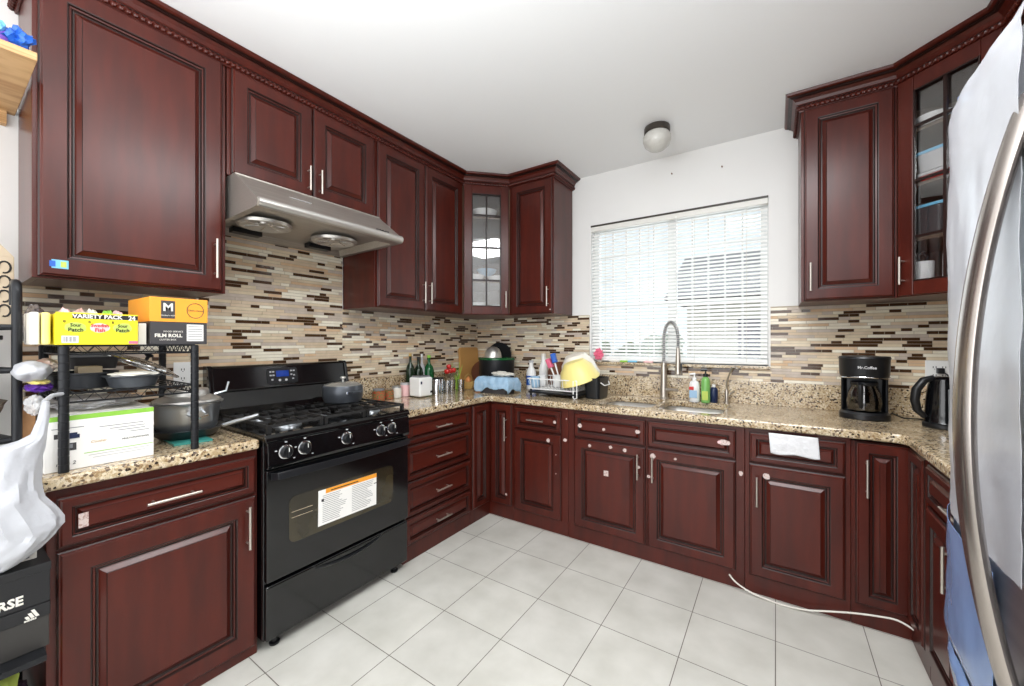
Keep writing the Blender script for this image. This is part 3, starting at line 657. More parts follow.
# local x = toward camera (0 .. .91), y = depth into the wall, front faces -X
MB().box(.0, .91, .062, .76, .02, 1.8).build('body', 'charcoal', fg, bevel=.006)
def bulge(t, z, z0, z1):      # outward bulge of the front
    e = 1 - abs(2 * t - 1) ** 4; s = min(1, (z - z0) / .04); s2 = min(1, (z1 - z) / .02)
    return -.045 * e * (1 - (1 - s) ** 2 * .3) * (1 - (1 - s2) ** 2 * .3)
def front(name, x0, x1, z0, z1, m, parent, off=0, nx=18, nz=30, wr=0, bz=None, span=(0, .91)):
    vs = []; fs = []
    for k in range(nz + 1):
        z = z0 + (z1 - z0) * k / nz
        for i in range(nx + 1):
            x = x0 + (x1 - x0) * i / nx; t = (x - span[0]) / (span[1] - span[0])
            y = bulge(t, z, *(bz or (z0, z1))) - off
            if z < .70: y += ((.70 - z) / .225) ** 2 * .04
            if wr: y -= wr * abs(noise.noise(Vector((x * 7, z * 5, 3)))) + wr * .5 * abs(noise.noise(Vector((x * 22 + z * 9, z * 12, 7))))
            vs.append((x, y, z))
    b = len(vs)
    for k in range(nz + 1):
        for i in range(nx + 1):
            if wr: v = vs[k * (nx + 1) + i]; vs.append((v[0], v[1] + .0008, v[2]))
            else: vs.append((vs[k * (nx + 1) + i][0], .055, vs[k * (nx + 1) + i][2]))
    q = nx + 1
    for k in range(nz):
        for i in range(nx):
            a = k * q + i; fs.append((a, a + 1, a + q + 1, a + q)); fs.append((b + a, b + a + q, b + a + q + 1, b + a + 1))
    for k in range(nz):
        a = k * q; fs.append((a, a + q, b + a + q, b + a)); a = k * q + nx; fs.append((a, b + a, b + a + q, a + q))
    for i in range(nx):
        fs.append((i, b + i, b + i + 1, i + 1)); a = nz * q + i; fs.append((a, a + 1, b + a + 1, b + a))
    return MB().add(vs, fs).build(name, m, parent, smooth=True)
M['fridge'] = mat('fridge_steel', (184, 186, 190), .3, metal=.9, c2=(168, 170, 176), nscale=3, stretch=(1, 1, 12))
M['film'] = mat('clear_film', (222, 224, 230), .3, alpha=.5, coat=.5, bump=.5, bscale=14)
M['bluefilm'] = mat('blue_film', (120, 146, 190), .25, coat=.4, bump=.25, bscale=9, alpha=.95)
dl_ = front('door', 0, .4535, .665, 1.82, 'fridge', fg)
dr_ = front('door', .4565, .91, .665, 1.82, 'fridge', fg)
fd = front('freezer_drawer', 0, .91, .40, .655, 'fridge', fg)
front('kick_panel', 0.02, .89, .02, .385, 'charcoal', fg, off=-.05)
front('protective_film', -.003, .449, .955, 1.835, 'film', dl_, off=.004, wr=.008, bz=(.665, 1.84))
front('protective_film', -.003, .36, .405, .65, 'bluefilm', fd, off=.009, wr=.006)
front('protective_film', -.003, .37, .67, .94, 'bluefilm', dl_, off=.009, wr=.006, bz=(.665, 1.82))
def bow_handle(x, parent):
    P = []
    for i in range(41):
        t = i / 40; z = .70 + 1.02 * t; P.append((x, -.104 + .28 * (z - 1.2) ** 2 if 0 < t < 1 else -.02, z))
    vs = []
    for x_, y_, z_ in P:
        for a in range(12):
            an = 2 * pi * a / 12; vs.append((x_ + .024 * cos(an), y_ + .012 * sin(an), z_))
    n = 12
    fs = [(i * n + j, i * n + (j + 1) % n, (i + 1) * n + (j + 1) % n, (i + 1) * n + j) for i in range(40) for j in range(n)] + [tuple(range(n - 1, -1, -1)), tuple(40 * n + j for j in range(n))]
    return MB().add(vs, fs).build('handle', 'fridgehandle', parent, smooth=True)
M['fridgehandle'] = mat('handle_steel', (176, 168, 162), .24, metal=.95)
bow_handle(.435, dl_)

# ------------------------------------------------------------------ ceiling light, wall outlets, nails
cl = thing('ceiling_light', 'small dome ceiling light with bronze rim and frosted glass', 'ceiling light', (1.83, -.46, H - .002))
MB().lathe([(.075, 0), (.078, -.006), (.078, -.034), (.072, -.04)], n=32).build('rim', 'bronze', cl, smooth=True)
MB().lathe([(.07, -.038), (.083, -.06), (.085, -.085), (.075, -.115), (.05, -.138), (.02, -.148), (.004, -.149)], n=32).build('shade', 'frost', cl, smooth=True)
for x, z, lab in ((1.825, 2.556, 'nail in the wall above the window, left one'), (2.151, 2.527, 'nail in the wall above the window, right one')):
    t = MB().tube([(0, 0, 0), (0, -.012, .001)], .0045, 8).build('wall_nail', 'darkwood', None, loc=(x, -.0005, z)); tag(t, lab, 'nail')
def outlet(lab, loc, rz, wide=1):
    o = thing('wall_outlet', lab, 'outlet', loc, rz); w2 = .036 * wide
    MB().box(-w2, w2, -.006, 0, -.058, .058).build('cover_plate', 'white', o, bevel=.002)
    for c_ in ((-.018, .018) if wide > 1 else (0,)):
        for z in (-.022, .022): MB().box(c_ - .007, c_ - .004, -.0068, -.005, z - .005, z + .005).box(c_ + .004, c_ + .007, -.0068, -.005, z - .005, z + .005).box(c_ - .002, c_ + .002, -.0068, -.005, z - .012, z - .009).build('socket', 'ink', o)
    return o
outlet('white wall outlet on the mosaic left of the range', (.009, -2.34, 1.165), 90)
outlet('white wall outlet behind the electric kettle', (3.19, -.009, 1.165), 0, 1.5)

# ------------------------------------------------------------------ dishes in the glass-fronted cabinets
def bowl(name, lab, loc, r, h, m, cat='bowl', group=None, stack=1, wall=.004):
    for i in range(1):
        pr2 = [(r * .45, 0), (r * .5, .004), (r * .85, h * .5), (r, h), (r - wall, h), (r * .82, h * .5), (r * .4, .008)]
        o = MB().lathe(pr2, n=28).build(name, m, None, smooth=True, loc=loc); tag(o, lab, cat, group)
    return o
L1, L2, L3, L4 = UZ + .021, 1.829, 2.095, 2.359
A = [('lower white bowl of the left pair on the bottom shelf of the left glass cabinet', (.34, -.42, L1), .075, .06), ('upper white bowl of the left pair on the bottom shelf of the left glass cabinet', (.34, -.42, L1 + .035), .078, .055),
     ('white bowl behind the glass door handle on the bottom shelf, left glass cabinet', (.47, -.29, L1), .07, .07),
     ('wide white bowl at the left of the second shelf, left glass cabinet', (.33, -.45, L2), .085, .06), ('wide white bowl at the right of the second shelf, left glass cabinet', (.46, -.30, L2), .085, .055),
     ('big white bowl on the third shelf of the left glass cabinet', (.38, -.40, L3), .1, .085), ('large pale bowl on the top shelf of the left glass cabinet', (.38, -.38, L4), .11, .08)]
for lab, loc, r, h in A: bowl('bowl', lab, loc, r, h, 'ceramic')
bowl('bowl', 'blue bowl on the second shelf of the left glass cabinet', (.35, -.33, L2 + .001), .001 + .09, .09, 'skyblue') if False else None
t = bowl('bowl', 'blue bowl stacked above the white bowls on the second shelf, left glass cabinet', (.40, -.37, L2 + .062), .085, .05, 'skyblue')
def cup(lab, loc, m='ceramic', rz=0, h=.085, r=.036, name='mug', cat='mug'):
    o = thing(name, lab, cat, loc, rz)
    MB().lathe([(r * .85, 0), (r * .95, .004), (r, h * .3), (r, h), (r - .003, h), (r - .004, .01)], n=24).build('body', m, o, smooth=True)
    MB().tube([(r - .002, 0, h * .8), (r + .018, 0, h * .75), (r + .024, 0, h * .5), (r + .016, 0, h * .28), (r - .002, 0, h * .22)], .0045, 8).build('handle', m, o, smooth=True)
    return o
cup('white mug on the third shelf of the left glass cabinet', (.5, -.265, L3), rz=0); cup('white cup on the top shelf of the left glass cabinet', (.53, -.26, L4), rz=20)
def tub(lab, loc, sx, sy, h, m, lidm, name='food_container', cat='container', rz=0):
    o = thing(name, lab, cat, loc, rz)
    mb = MB(); vs = []
    for k, (s, z) in enumerate(((.86, 0), (1, h))): vs += [(x * s, y * s, z) for x, y in rr(-sx / 2, sx / 2, -sy / 2, sy / 2, min(sx, sy) * .2)]
    n = len(vs) // 2; mb.add(vs, [(j, (j + 1) % n, n + (j + 1) % n, n + j) for j in range(n)] + [tuple(range(n - 1, -1, -1)), tuple(range(n, 2 * n))]); mb.build('tub', m, o, smooth=True)
    MB().prism(rr(-sx / 2 - .004, sx / 2 + .004, -sy / 2 - .004, sy / 2 + .004, min(sx, sy) * .2), h - .006, h + .008).build('lid', lidm, o, bevel=.002)
    return o
def R(x): return W - x
bowl('bowl', 'white bowl on the top shelf of the right glass cabinet', (3.10, -.33, L4), .07, .06, 'ceramic')
tub('clear container with blue lid on the top shelf, right glass cabinet', (3.235, -.42, L4), .13, .12, .08, 'cyan', 'blue', rz=-45)
tub('wide clear container with pale blue lid on the third shelf, right glass cabinet', (3.13, -.36, L3 + .05), .17, .14, .09, 'lightgrey', 'cyan', rz=-45)
tub('flat red container under the blue-lidded one on the third shelf, right glass cabinet', (3.13, -.36, L3), .16, .14, .035, 'red', 'lightgrey', rz=-45)
tub('dark container with teal lid on the second shelf, right glass cabinet', (3.10, -.33, L2 + .001), .13, .12, .15, 'charcoal', 'cyan', rz=-45)
tub('orange tumbler-shaped container on the second shelf, right glass cabinet', (3.2, -.43, L2), .07, .07, .12, 'orange', 'red', rz=-45)
o = thing('measuring_jug', 'white jug with dark round handle on the bottom shelf, right glass cabinet', 'jug', (3.06, -.31, L1), -45)
MB().lathe([(.04, 0), (.042, .005), (.044, .15), (.041, .15), (.039, .01)], n=24).build('body', 'ceramic', o, smooth=True); MB().tube([(0, -.02, .15), (0, -.035, .18), (0, 0, .2), (0, .035, .18), (0, .02, .15)], .007, 8).build('handle', 'charcoal', o, smooth=True)
o = thing('pitcher', 'white tall pitcher with dark grip on the bottom shelf, right glass cabinet', 'jug', (3.155, -.40, L1), -45)
MB().lathe([(.045, 0), (.048, .005), (.046, .17), (.043, .17), (.042, .01)], n=24).build('body', 'ceramic', o, smooth=True); MB().tube([(.04, -.02, .15), (.06, -.03, .17), (.07, -.03, .1), (.044, -.02, .06)], .007, 8).build('handle', 'charcoal', o, smooth=True)

# ------------------------------------------------------------------ wire rack on the left worktop
def wire_deck(parent, x0, x1, y0, y1, z, name='wire_shelf'):
    m = MB(); r = .003
    for zz in (z, z - .028):
        m.tube([(x0, y0, zz), (x1, y0, zz), (x1, y1, zz), (x0, y1, zz)], r, 6, closed=True)
    for (a, b) in (((x0, y0), (x1, y0)), ((x1, y0), (x1, y1)), ((x1, y1), (x0, y1)), ((x0, y1), (x0, y0))):
        L = math.hypot(b[0] - a[0], b[1] - a[1]); k = max(4, int(L / .022)); P = []
        for i in range(k + 1):
            t = i / k; P.append((a[0] + (b[0] - a[0]) * t, a[1] + (b[1] - a[1]) * t, z if i % 2 else z - .028))
        m.tube(P, .0018, 5)
    n = int((y1 - y0) / .024)
    for i in range(1, n): y = y0 + (y1 - y0) * i / n; m.tube([(x0, y, z + .001), (x1, y, z + .001)], .0017, 5)
    return m.build(name, 'blackm', parent, smooth=True)
RX0, RX1, RY0, RY1 = .24, .605, -2.812, -2.477
rk = thing('wire_rack', 'black two-tier wire rack standing on the left worktop', 'shelf rack', (RX0, RY0, .9145))
for x in (0, RX1 - RX0):
    for y in (0, RY1 - RY0):
        m = MB(); pr2 = []
        z = 0
        while z < .375: pr2 += [(.0125, z), (.0125, z + .023), (.0114, z + .024), (.0114, z + .0255), (.0125, z + .0265)]; z += .0265
        m.lathe(pr2, (x, y), 14); m.build('post', 'blackm', rk, smooth=True)
wire_deck(rk, 0, RX1 - RX0, 0, RY1 - RY0, .245); wire_deck(rk, 0, RX1 - RX0, 0, RY1 - RY0, .397)

def carton(name, lab, cat, x0, x1, y0, y1, z0, z1, m, rz=0, bevel=.0015):
    o = thing(name, lab, cat, (x1, y0, z0), 90 + rz)      # local x=+Y, y=-(X) depth
    MB().box(0, y1 - y0, 0, x1 - x0, 0, z1 - z0).build('carton', m, o, bevel=bevel); return o
TZ = .9145 + .397 + .003
# yellow variety pack
o = carton('snack_box', 'yellow open variety pack snack box on the upper shelf of the wire rack', 'box', .44, .615, -2.83, -2.642, TZ, TZ + .006, 'yellow')
w_, d_, h_ = .188, .175, .102
MB().box(0, w_, 0, .0015, .006, h_).build('front_panel', 'yellow', o); MB().box(0, .0015, .0015, d_, .006, h_ * .95).build('side_panel', 'yellow', o); MB().box(w_ - .0015, w_, .0015, d_, .006, h_ * .95).build('side_panel', 'yellow', o); MB().box(0, w_, d_ - .0015, d_, .006, h_).build('back_panel', 'yellow', o)
MB().box(.035, .188, -.0006, 0, .083, .098).build('title_band', 'ink', o)
text('VARIETY PACK', .0175, 'offwhite', o, (.092, -.001, .0905), sx=.98, offset=.0006); text('24', .022, 'offwhite', o, (.173, -.0012, .089), sx=.8, offset=.0008)
for x, m, b1, b2 in ((.042, 'ink', 'Sour', 'Patch'), (.096, 'red', 'Swedish', 'Fish'), (.15, 'ink', 'Sour', 'Patch')):
    m_ = MB(); m_.blob((x, -.0006, .055), (.024, .0005, .016), 2, .2, 3, x * 90); m_.build('emblem', 'lightpink' if m == 'red' else 'lime', o)
    text(b1, .015, m, o, (x, -.0016, .062), sx=.85, offset=.0003); text(b2, .017, m, o, (x, -.0016, .047), sx=.9, offset=.0003); text('8', .012, 'ink', o, (x - .024, -.0012, .073))
m_ = MB(); m_.box(.012, .048, -.0006, 0, .006, .028); m_.build('barcode_patch', 'paper', o)
m_ = MB()
for i in range(10): m_.box(.015 + i * .003, .0163 + i * .003 + (i % 3) * .0004, -.001, -.0006, .009, .026)
m_.build('barcode', 'greyink', o); MB().box(.165, .188, -.0006, 0, .002, .012).build('corner_patch', 'pink', o)
for i, (x, y, m, lab) in enumerate([(-2.80, .53, 'lightpink', 'pink snack packet in the yellow box, leftmost'), (-2.77, .545, 'pursestuff', 'mottled snack packet in the yellow box, second from the left'), (-2.74, .53, 'offwhite', 'white snack packet in the middle of the yellow box'),
                                    (-2.705, .55, 'green', 'lime green snack packet in the yellow box'), (-2.675, .53, 'lightpink', 'pink snack packet at the right end of the yellow box')]):
    t = MB().blob((0, 0, 0), (.05, .017, .044), 3, .3, 2.5, i).build('snack_packet', m, smooth=True, loc=(y, x, TZ + .074)); tag(t, lab, 'packet')
# bread bags left of it
for i, (y, m, lab) in enumerate([(-2.868, 'cream', 'pale wrapped loaf standing left of the yellow snack box, outer one'), (-2.846, 'lemon', 'yellow wrapped loaf tight against the yellow snack box')]):
    t = MB(); vs = []; 
    t.prism(rr(-.07, .07, -.0095, .0095, .007), 0, .1).build
    t = t.build('wrapped_loaf', m, bevel=.005, seg=3, loc=(.52, y, TZ)); tag(t, lab, 'bread')
t = MB().blob((0, 0, 0), (.13, .035, .058), 4, .4, 1.8, 9).build('crumpled_bag', 'wrapdark', smooth=True, loc=(.34, -2.845, TZ + .065)); tag(t, 'dark crumpled see-through bag at the left end of the rack top', 'bag')
# film roll box
o = carton('film_roll_box', 'orange and charcoal film roll box on the rack top, right of the yellow box', 'box', .34, .60, -2.606, -2.436, TZ, TZ + .083, 'charcoal')
MB().box(-.0015, .1715, -.002, .262, .083, .172).build('lid', 'orange', o, bevel=.0015)
lidp = o
text('FILM ROLL', .017, 'offwhite', o, (.052, -.001, .032), sx=1.0, offset=.0006); text('FOOD SERVICE', .0085, 'offwhite', o, (.066, -.001, .047)); text('CUTTER BOX', .008, 'offwhite', o, (.05, -.001, .017))
MB().box(.106, .158, -.0008, 0, .012, .075).build('product_label', 'paper', o)
m_ = MB()
for i in range(6): m_.box(.11, .154, -.0012, -.0008, .018 + i * .0095, .021 + i * .0095)
m_.build('label_lines', 'greyink', o)
MB().box(.03, .07, -.0028, -.002, .095, .16).build('logo_patch', 'charcoal', o); text('M', .04, 'offwhite', o, (.05, -.0036, .135), offset=.001); text("Member's Mark", .0065, 'offwhite', o, (.05, -.0036, .106))
m_ = MB(); m_.tube([(.132 + .026 * cos(a), -.0026, .128 + .028 * sin(a)) for a in [2 * pi * i / 24 for i in range(24)]], .0011, 5, closed=True); m_.build('round_stamp', 'charcoal', o); text("Chef's Choice", .0085, 'charcoal', o, (.132, -.0028, .128), shear=.3)
t = carton('small_carton', 'small white and tan carton between the two big boxes on the rack top', 'box', .40, .585, -2.634, -2.612, TZ, TZ + .075, 'offwhite')
# second tier
SZ = .9145 + .245 + .003
o = thing('roasting_pan', 'dark roasting pan with side handle on the lower rack shelf', 'pan', (.42, -2.742, SZ))
MB().lathe([(.07, 0), (.078, .004), (.086, .05), (.09, .052), (.09, .056), (.082, .056), (.074, .008)], n=32, sx=1.3, sy=1.0).build('pan', 'nonstick', o, smooth=True)
MB().tube([(.02, -.087, .05), (.02, -.105, .045), (.02, -.105, .012), (.03, -.08, .008)], .005, 8).build('handle', 'blackm', o, smooth=True)
t = tub('dark grey lidded container behind the roasting pan on the rack', (.30, -2.70, SZ + .06), .1, .14, .05, 'charcoal', 'grey')
for i in range(3): pass
t = carton('white_card_box', 'small pale card box inside the roasting pan', 'box', .40, .46, -2.76, -2.70, SZ + .012, SZ + .075, 'tan')
o = thing('foil_tray', 'oval dark bakeware dish with white crumpled foil on top, lower rack shelf', 'dish', (.555, -2.64, SZ + .001))
MB().lathe([(.055, 0), (.06, .003), (.07, .036), (.08, .04), (.08, .043), (.067, .042), (.055, .006)], n=32, sx=.85).build('dish', 'potgrey', o, smooth=True)
MB().blob((0, 0, .046), (.055, .063, .009), 3, .35, 5, 2).build('foil', 'offwhite', o, smooth=True)
o = thing('pot_lid', 'clear glass pot lid with metal rim leaning on the lower rack shelf', 'lid', (.4, -2.58, SZ + .065))
m = MB(); m.T = Matrix.Rotation(radians(-25), 4, 'X'); m.lathe([(.115, 0), (.116, .004), (.08, .018), (.03, .026), (.004, .027)], n=32, cap0=False); m.build('glass', 'glass', o, smooth=True)
m = MB(); m.T = Matrix.Rotation(radians(-25), 4, 'X'); m.tube([(.116 * cos(a), .116 * sin(a), .001) for a in [2 * pi * i / 36 for i in range(36)]], .004, 8, closed=True); m.build('rim', 'chrome', o, smooth=True)
m = MB(); m.T = Matrix.Rotation(radians(-25), 4, 'X'); m.lathe([(.006, .027), (.006, .04), (.016, .046), (.012, .054)], n=14); m.build('knob', 'blackp', o, smooth=True)
t = MB().blob((0, 0, 0), (.08, .04, .032), 4, .22, 1.1, 4).build('crumpled_bag', 'bag', smooth=True, loc=(.52, -2.868, SZ + .07)); tag(t, 'white crumpled paper bag at the left end of the lower rack shelf', 'bag')
t = MB().blob((0, 0, 0), (.05, .024, .022), 4, .25, 1.8, 5).build('food_packet', 'pursestuff', smooth=True, loc=(.49, -2.835, SZ + .085)); tag(t, 'brown and white food packet above the white bag on the lower rack shelf', 'packet')
t = MB().blob((0, 0, 0), (.06, .028, .015), 4, .3, 3, 6).build('food_packet', 'purple', smooth=True, loc=(.50, -2.852, SZ + .016)); tag(t, 'purple food packet under the white bag on the lower rack shelf', 'packet')
t = MB().blob((0, 0, 0), (.055, .024, .009), 3, .3, 3, 7).build('food_packet', 'lemon', smooth=True, loc=(.505, -2.852, SZ + .034)); tag(t, 'thin yellow food packet between the purple packet and the white bag', 'packet')
# white appliance carton under the rack
o = carton('appliance_box', 'white cardboard appliance box with green stripe under the wire rack', 'box', .30, .585, -2.85, -2.592, .9145, 1.088, 'paper')
MB().box(0, .258, -.0007, 0, .158, .1735).build('stripe', 'green', o)
for i, (x, z, w2) in enumerate(((.05, .133, .07), (.175, .125, .11), (.19, .115, .09), (.2, .106, .07), (.22, .097, .05))): MB().box(x - w2 / 2, x + w2 / 2, -.0007, 0, z, z + .0022).build('print_line', 'greyink', o)
m_ = MB(); m_.prism(rr(.035, .075, -.003, 0, .001), .1, .112); m_.box(.045, .07, -.0006, 0, .112, .118); m_.build('picture', 'navy', o); MB().box(.03, .068, -.0007, 0, .062, .086).build('picture', 'charcoal', o); MB().box(.036, .06, -.0011, -.0007, .07, .082).build('picture', 'grey', o)
MB().box(.02, .038, -.0007, 0, .103, .118).build('picture', 'charcoal', o)
text('MULTI-FUNCTION', .0085, 'ink', o, (.21, -.001, .075)); text('Cooker', .012, 'gold', o, (.118, -.001, .08), shear=.3); text('nova 2', .016, 'ink', o, (.045, -.001, .022), shear=.2)
for i, w2 in enumerate((.17, .15, .13)): MB().box(.17 - w2 / 2, .17 + w2 / 2, -.0007, 0, .045 - i * .009, .0472 - i * .009).build('print_line', 'green' if i < 1 else 'lightgrey', o)
m_ = MB(); m_.box(.0, .258, .05, .28, .1740, .1755); m_.build('top_flap', 'offwhite', o)
t = MB().blob((0, 0, 0), (.12, .13, .02), 4, .35, 3, 14).build('crumpled_bag', 'wrap', smooth=True, loc=(.42, -2.72, 1.112)); tag(t, 'clear plastic bag pressed flat on top of the white appliance box', 'bag')
t = carton('brown_carton', 'plain brown cardboard box behind the hanging white bag', 'box', .34, .484, -2.888, -2.856, .9145, 1.115, 'cardboard')
t = MB().blob((0, 0, 0), (.05, .022, .03), 4, .3, 1.8, 15).build('crumpled_bag', 'wrap', smooth=True, loc=(.57, -2.866, 1.13)); tag(t, 'clear crumpled bag above the brown cardboard box', 'bag')
# pots right of the carton
t = MB().prism([(-.1, -.06), (.1, -.07), (.12, .05), (-.09, .06)], 0, .008).build('cutting_mat', 'teal', loc=(.40, -2.44, .9145)); tag(t, 'thin teal cutting mat under the stacked pots', 'cutting mat')
o = thing('frying_pan', 'black pan at the bottom of the stack of pots beside the range', 'pan', (.36, -2.425, .923))
MB().lathe([(.09, 0), (.1, .004), (.13, .036), (.134, .038), (.13, .04), (.098, .008)], n=32).build('pan', 'nonstick', o, smooth=True)
MB().tube([(.08, .1, .036), (.11, .14, .05), (.16, .21, .072)], [.008, .009, .008], 8).build('handle', 'alu', o, smooth=True)
o = thing('stock_pot', 'big aluminium pot with loop handles stacked on the black pan', 'pot', (.36, -2.425, .9465))
MB().lathe([(.085, 0), (.095, .004), (.104, .02), (.112, .1), (.124, .118), (.126, .12), (.124, .122), (.11, .118), (.1, .02), (.085, .008)], n=36).build('pot', 'alu', o, smooth=True)
MB().tube([(.104, -.03, .078), (.13, -.028, .074), (.135, 0, .066), (.13, .028, .074), (.104, .03, .078)], .005, 8).build('handle', 'chrome', o, smooth=True)
MB().tube([(-.104, -.03, .078), (-.13, -.028, .074), (-.135, 0, .066), (-.13, .028, .074), (-.104, .03, .078)], .005, 8).build('handle', 'chrome', o, smooth=True)
l = MB().lathe([(.118, .124), (.116, .132), (.1, .14), (.075, .15), (.074, .168), (.07, .175), (.03, .178), (.004, .178)], n=36).build('lid', 'steel', o, smooth=True)
MB().tube([(.06, .075, .15), (.06, .12, .16), (.06, .13, .2)], .005, 8).build('ladle_handle', 'alu', o, smooth=True)

# ------------------------------------------------------------------ left edge: tall rack, bag, shoe boxes, oak shelf
o = thing('storage_rack', 'tall black metal storage rack at the left end of the worktop', 'shelf rack', (.5, -2.895, 0))
MB().tube([(0, 0, 0), (0, 0, 1.46)] + [(-.03 + .03 * cos(a), 0, 1.475 + .035 * sin(a)) for a in [pi * i / 10 for i in range(11)]] + [(-.06, 0, 1.44)], .0115, 10).build('post', 'blackm', o, smooth=True)
MB().tube([(-.4, -.09, 0), (-.4, -.09, 1.5)], .0115, 10).build('post', 'blackm', o, smooth=True); MB().tube([(0, -.36, 0), (0, -.36, 1.5)], .0115, 10).build('post', 'blackm', o, smooth=True); MB().tube([(-.4, -.36, 0), (-.4, -.36, 1.5)], .0115, 10).build('post', 'blackm', o, smooth=True)
MB().tube([(.255, -.42, 0), (.255, -.42, .455)], .0115, 10).build('post', 'blackm', o, smooth=True)
for z in (1.369, 1.235, 1.02):
    m = MB(); m.tube([(0, .0, z), (0, -.36, z), (-.4, -.36, z), (-.4, -.09, z)], .0085, 8, closed=True); m.prism([(-.395, -.355), (-.004, -.355), (-.004, -.005), (-.1, -.03), (-.395, -.095)], z - .004, z); m.build('shelf', 'blackm', o)
m = MB(); m.box(-.395, .27, -.42, .03, .436, .452); m.build('shelf', 'blackm', o); MB().box(-.395, .25, -.40, .02, .10, .112).build('shelf', 'blackm', o)
def tl(lab, x0, x1, y0, y1, z0, z1, m, **k): return carton(k.get('name', 'box'), lab, 'box', x0, x1, y0, y1, z0, z1, m)
t = tub('grey bin on the tall black rack at the left edge of the photo', (.36, -3.03, 1.236), .2, .22, .10, 'grey', 'charcoal', 'storage_bin', 'bin')
t = MB().blob((0, 0, 0), (.1, .1, .075), 4, .4, 2.5, 21).build('crumpled_bag', mat('taupe_bag', (150, 140, 128), .5, bump=.4, bscale=20), smooth=True, loc=(.39, -3.03, 1.105)); tag(t, 'grey-brown stuffed bag on the tall rack, left edge, below the grey bin', 'bag')
t = MB().blob((0, 0, 0), (.1, .08, .05), 4, .4, 2.5, 22).build('crumpled_bag', 'lightgrey', smooth=True, loc=(.42, -2.99, .955 - .02)); tag(t, 'pale grey bag behind the hanging white bag at the left edge', 'bag')
o = carton('patterned_box', 'beige box with black loop pattern leaning at the top of the tall rack', 'box', .16, .24, -3.05, -2.879, 1.372, 1.62, 'tan')
m = MB()
for i in range(4):
    cz = .06 + i * .05; m.tube([(.150 + .013 * cos(a), -.001, cz + .02 * sin(a)) for a in [-pi * .6 + 1.7 * pi * k / 14 for k in range(15)]], .0028, 6)
m.build('loop_pattern', 'ink', o)
MB().add([(0, 0, .248), (.171, 0, .248), (.06, 0, .40), (0, 0, .42), (0, .003, .248), (.171, .003, .248), (.06, .003, .40), (0, .003, .42)], [(0, 1, 2, 3), (7, 6, 5, 4), (0, 4, 5, 1), (1, 5, 6, 2), (2, 6, 7, 3), (3, 7, 4, 0)]).build('flap', 'tan', o)

def drape_bag():
    rows = [(1.150, -2.859, .008, .012), (1.10, -2.864, .012, .014), (1.06, -2.872, .016, .02), (1.045, -2.885, .028, .026), (1.03, -2.92, .06, .034), (1.0, -2.928, .062, .036), (.93, -2.93, .058, .04), (.88, -2.93, .066, .046), (.84, -2.915, .074, .05),
            (.81, -2.906, .082, .052), (.79, -2.90, .078, .052), (.765, -2.91, .07, .05), (.735, -2.925, .055, .042), (.705, -2.94, .028, .026), (.695, -2.94, .01, .01)]
    n = 48; vs = []; fs = []
    fine = []
    for i in range(len(rows) - 1):
        for k in range(4):
            t = k / 4; fine.append(tuple(a + (b - a) * t for a, b in zip(rows[i], rows[i + 1])))
    fine.append(rows[-1])
    for z, cy, hw, hx in fine:
        for j in range(n):
            a = 2 * pi * j / n; nn = noise.noise(Vector((cos(a) * 2.2, sin(a) * 2.2, z * 7))) + .6 * noise.noise(Vector((cos(a) * 5, sin(a) * 5, z * 16)))
            q = 1 + .28 * nn * min(1, (1.12 - z) * 10 if z < 1.12 else .1)
            vs.append((.70 + hx * cos(a) * q - .655, cy + hw * sin(a) * (1 + (q - 1) * .6) + 2.86, z - 1.15))
    for i in range(len(fine) - 1):
        for j in range(n): fs.append((i * n + j, (i + 1) * n + j, (i + 1) * n + (j + 1) % n, i * n + (j + 1) % n))
    fs += [tuple(range(n)), tuple((len(fine) - 1) * n + j for j in range(n - 1, -1, -1))]
    return MB().add(vs, fs)
o = thing('plastic_bag', 'white plastic carrier bag hanging by its handle at the left end of the worktop', 'bag', (.655, -2.86, 1.15))
drape_bag().build('bag', 'bag', o, smooth=True); MB().tube([(.03, .0, 0), (-.01, .02, .012), (-.045, .046, .012)], .006, 8).build('handle_loop', 'bag', o, smooth=True)
o = carton('shoe_box', 'black shoe box with white lettering on the left rack, upper box', 'box', .525, .72, -3.175, -2.853, .580, .690, 'boxblack')
MB().box(-.002, .324, -.002, .197, .088, .112).build('lid', 'boxblack', o, bevel=.002)
text('CONVERSE', .034, 'offwhite', o, (.2, -.0026, .026), sx=.86, offset=.0012)
MB().box(.3225, .3235, .03, .1, .01, .08).build('end_label', 'paper', o)
o = carton('shoe_box', 'dark grey shoe box with three white slanted bars on its lid, lower box', 'box', .525, .72, -3.18, -2.855, .453, .542, 'boxgrey')
MB().box(-.002, .327, -.003, .197, .089, .126).build('lid', 'boxblack', o, bevel=.002)
m = MB()
for i, hh in enumerate((.008, .015, .022)):
    x = .283 + i * .0085; m.add([(x, -.0036, .096), (x + .0065, -.0036, .096), (x + .0065 - hh * .42, -.0036, .096 + hh), (x - hh * .42, -.0036, .096 + hh)] + [(x, -.003, .096), (x + .0065, -.003, .096), (x + .0065 - hh * .42, -.003, .096 + hh), (x - hh * .42, -.003, .096 + hh)], [(0, 1, 2, 3), (7, 6, 5, 4), (0, 4, 5, 1), (1, 5, 6, 2), (2, 6, 7, 3), (3, 7, 4, 0)])
m.build('logo', 'offwhite', o); text('adidas', .009, 'offwhite', o, (.29, -.0036, .0925), offset=.0003)
MB().box(.325, .3258, .02, .09, .012, .075).build('end_label', 'paper', o)
o = carton('magazine_box', 'pale printed box between the white bag and the black shoe box', 'box', .50, .665, -3.15, -2.872, .693, .735, 'offwhite')
m = MB()
for i in range(7): m.box(.16 + i * .016, .168 + i * .016, -.0008, 0, .006, .036)
m.build('print', 'grey', o)
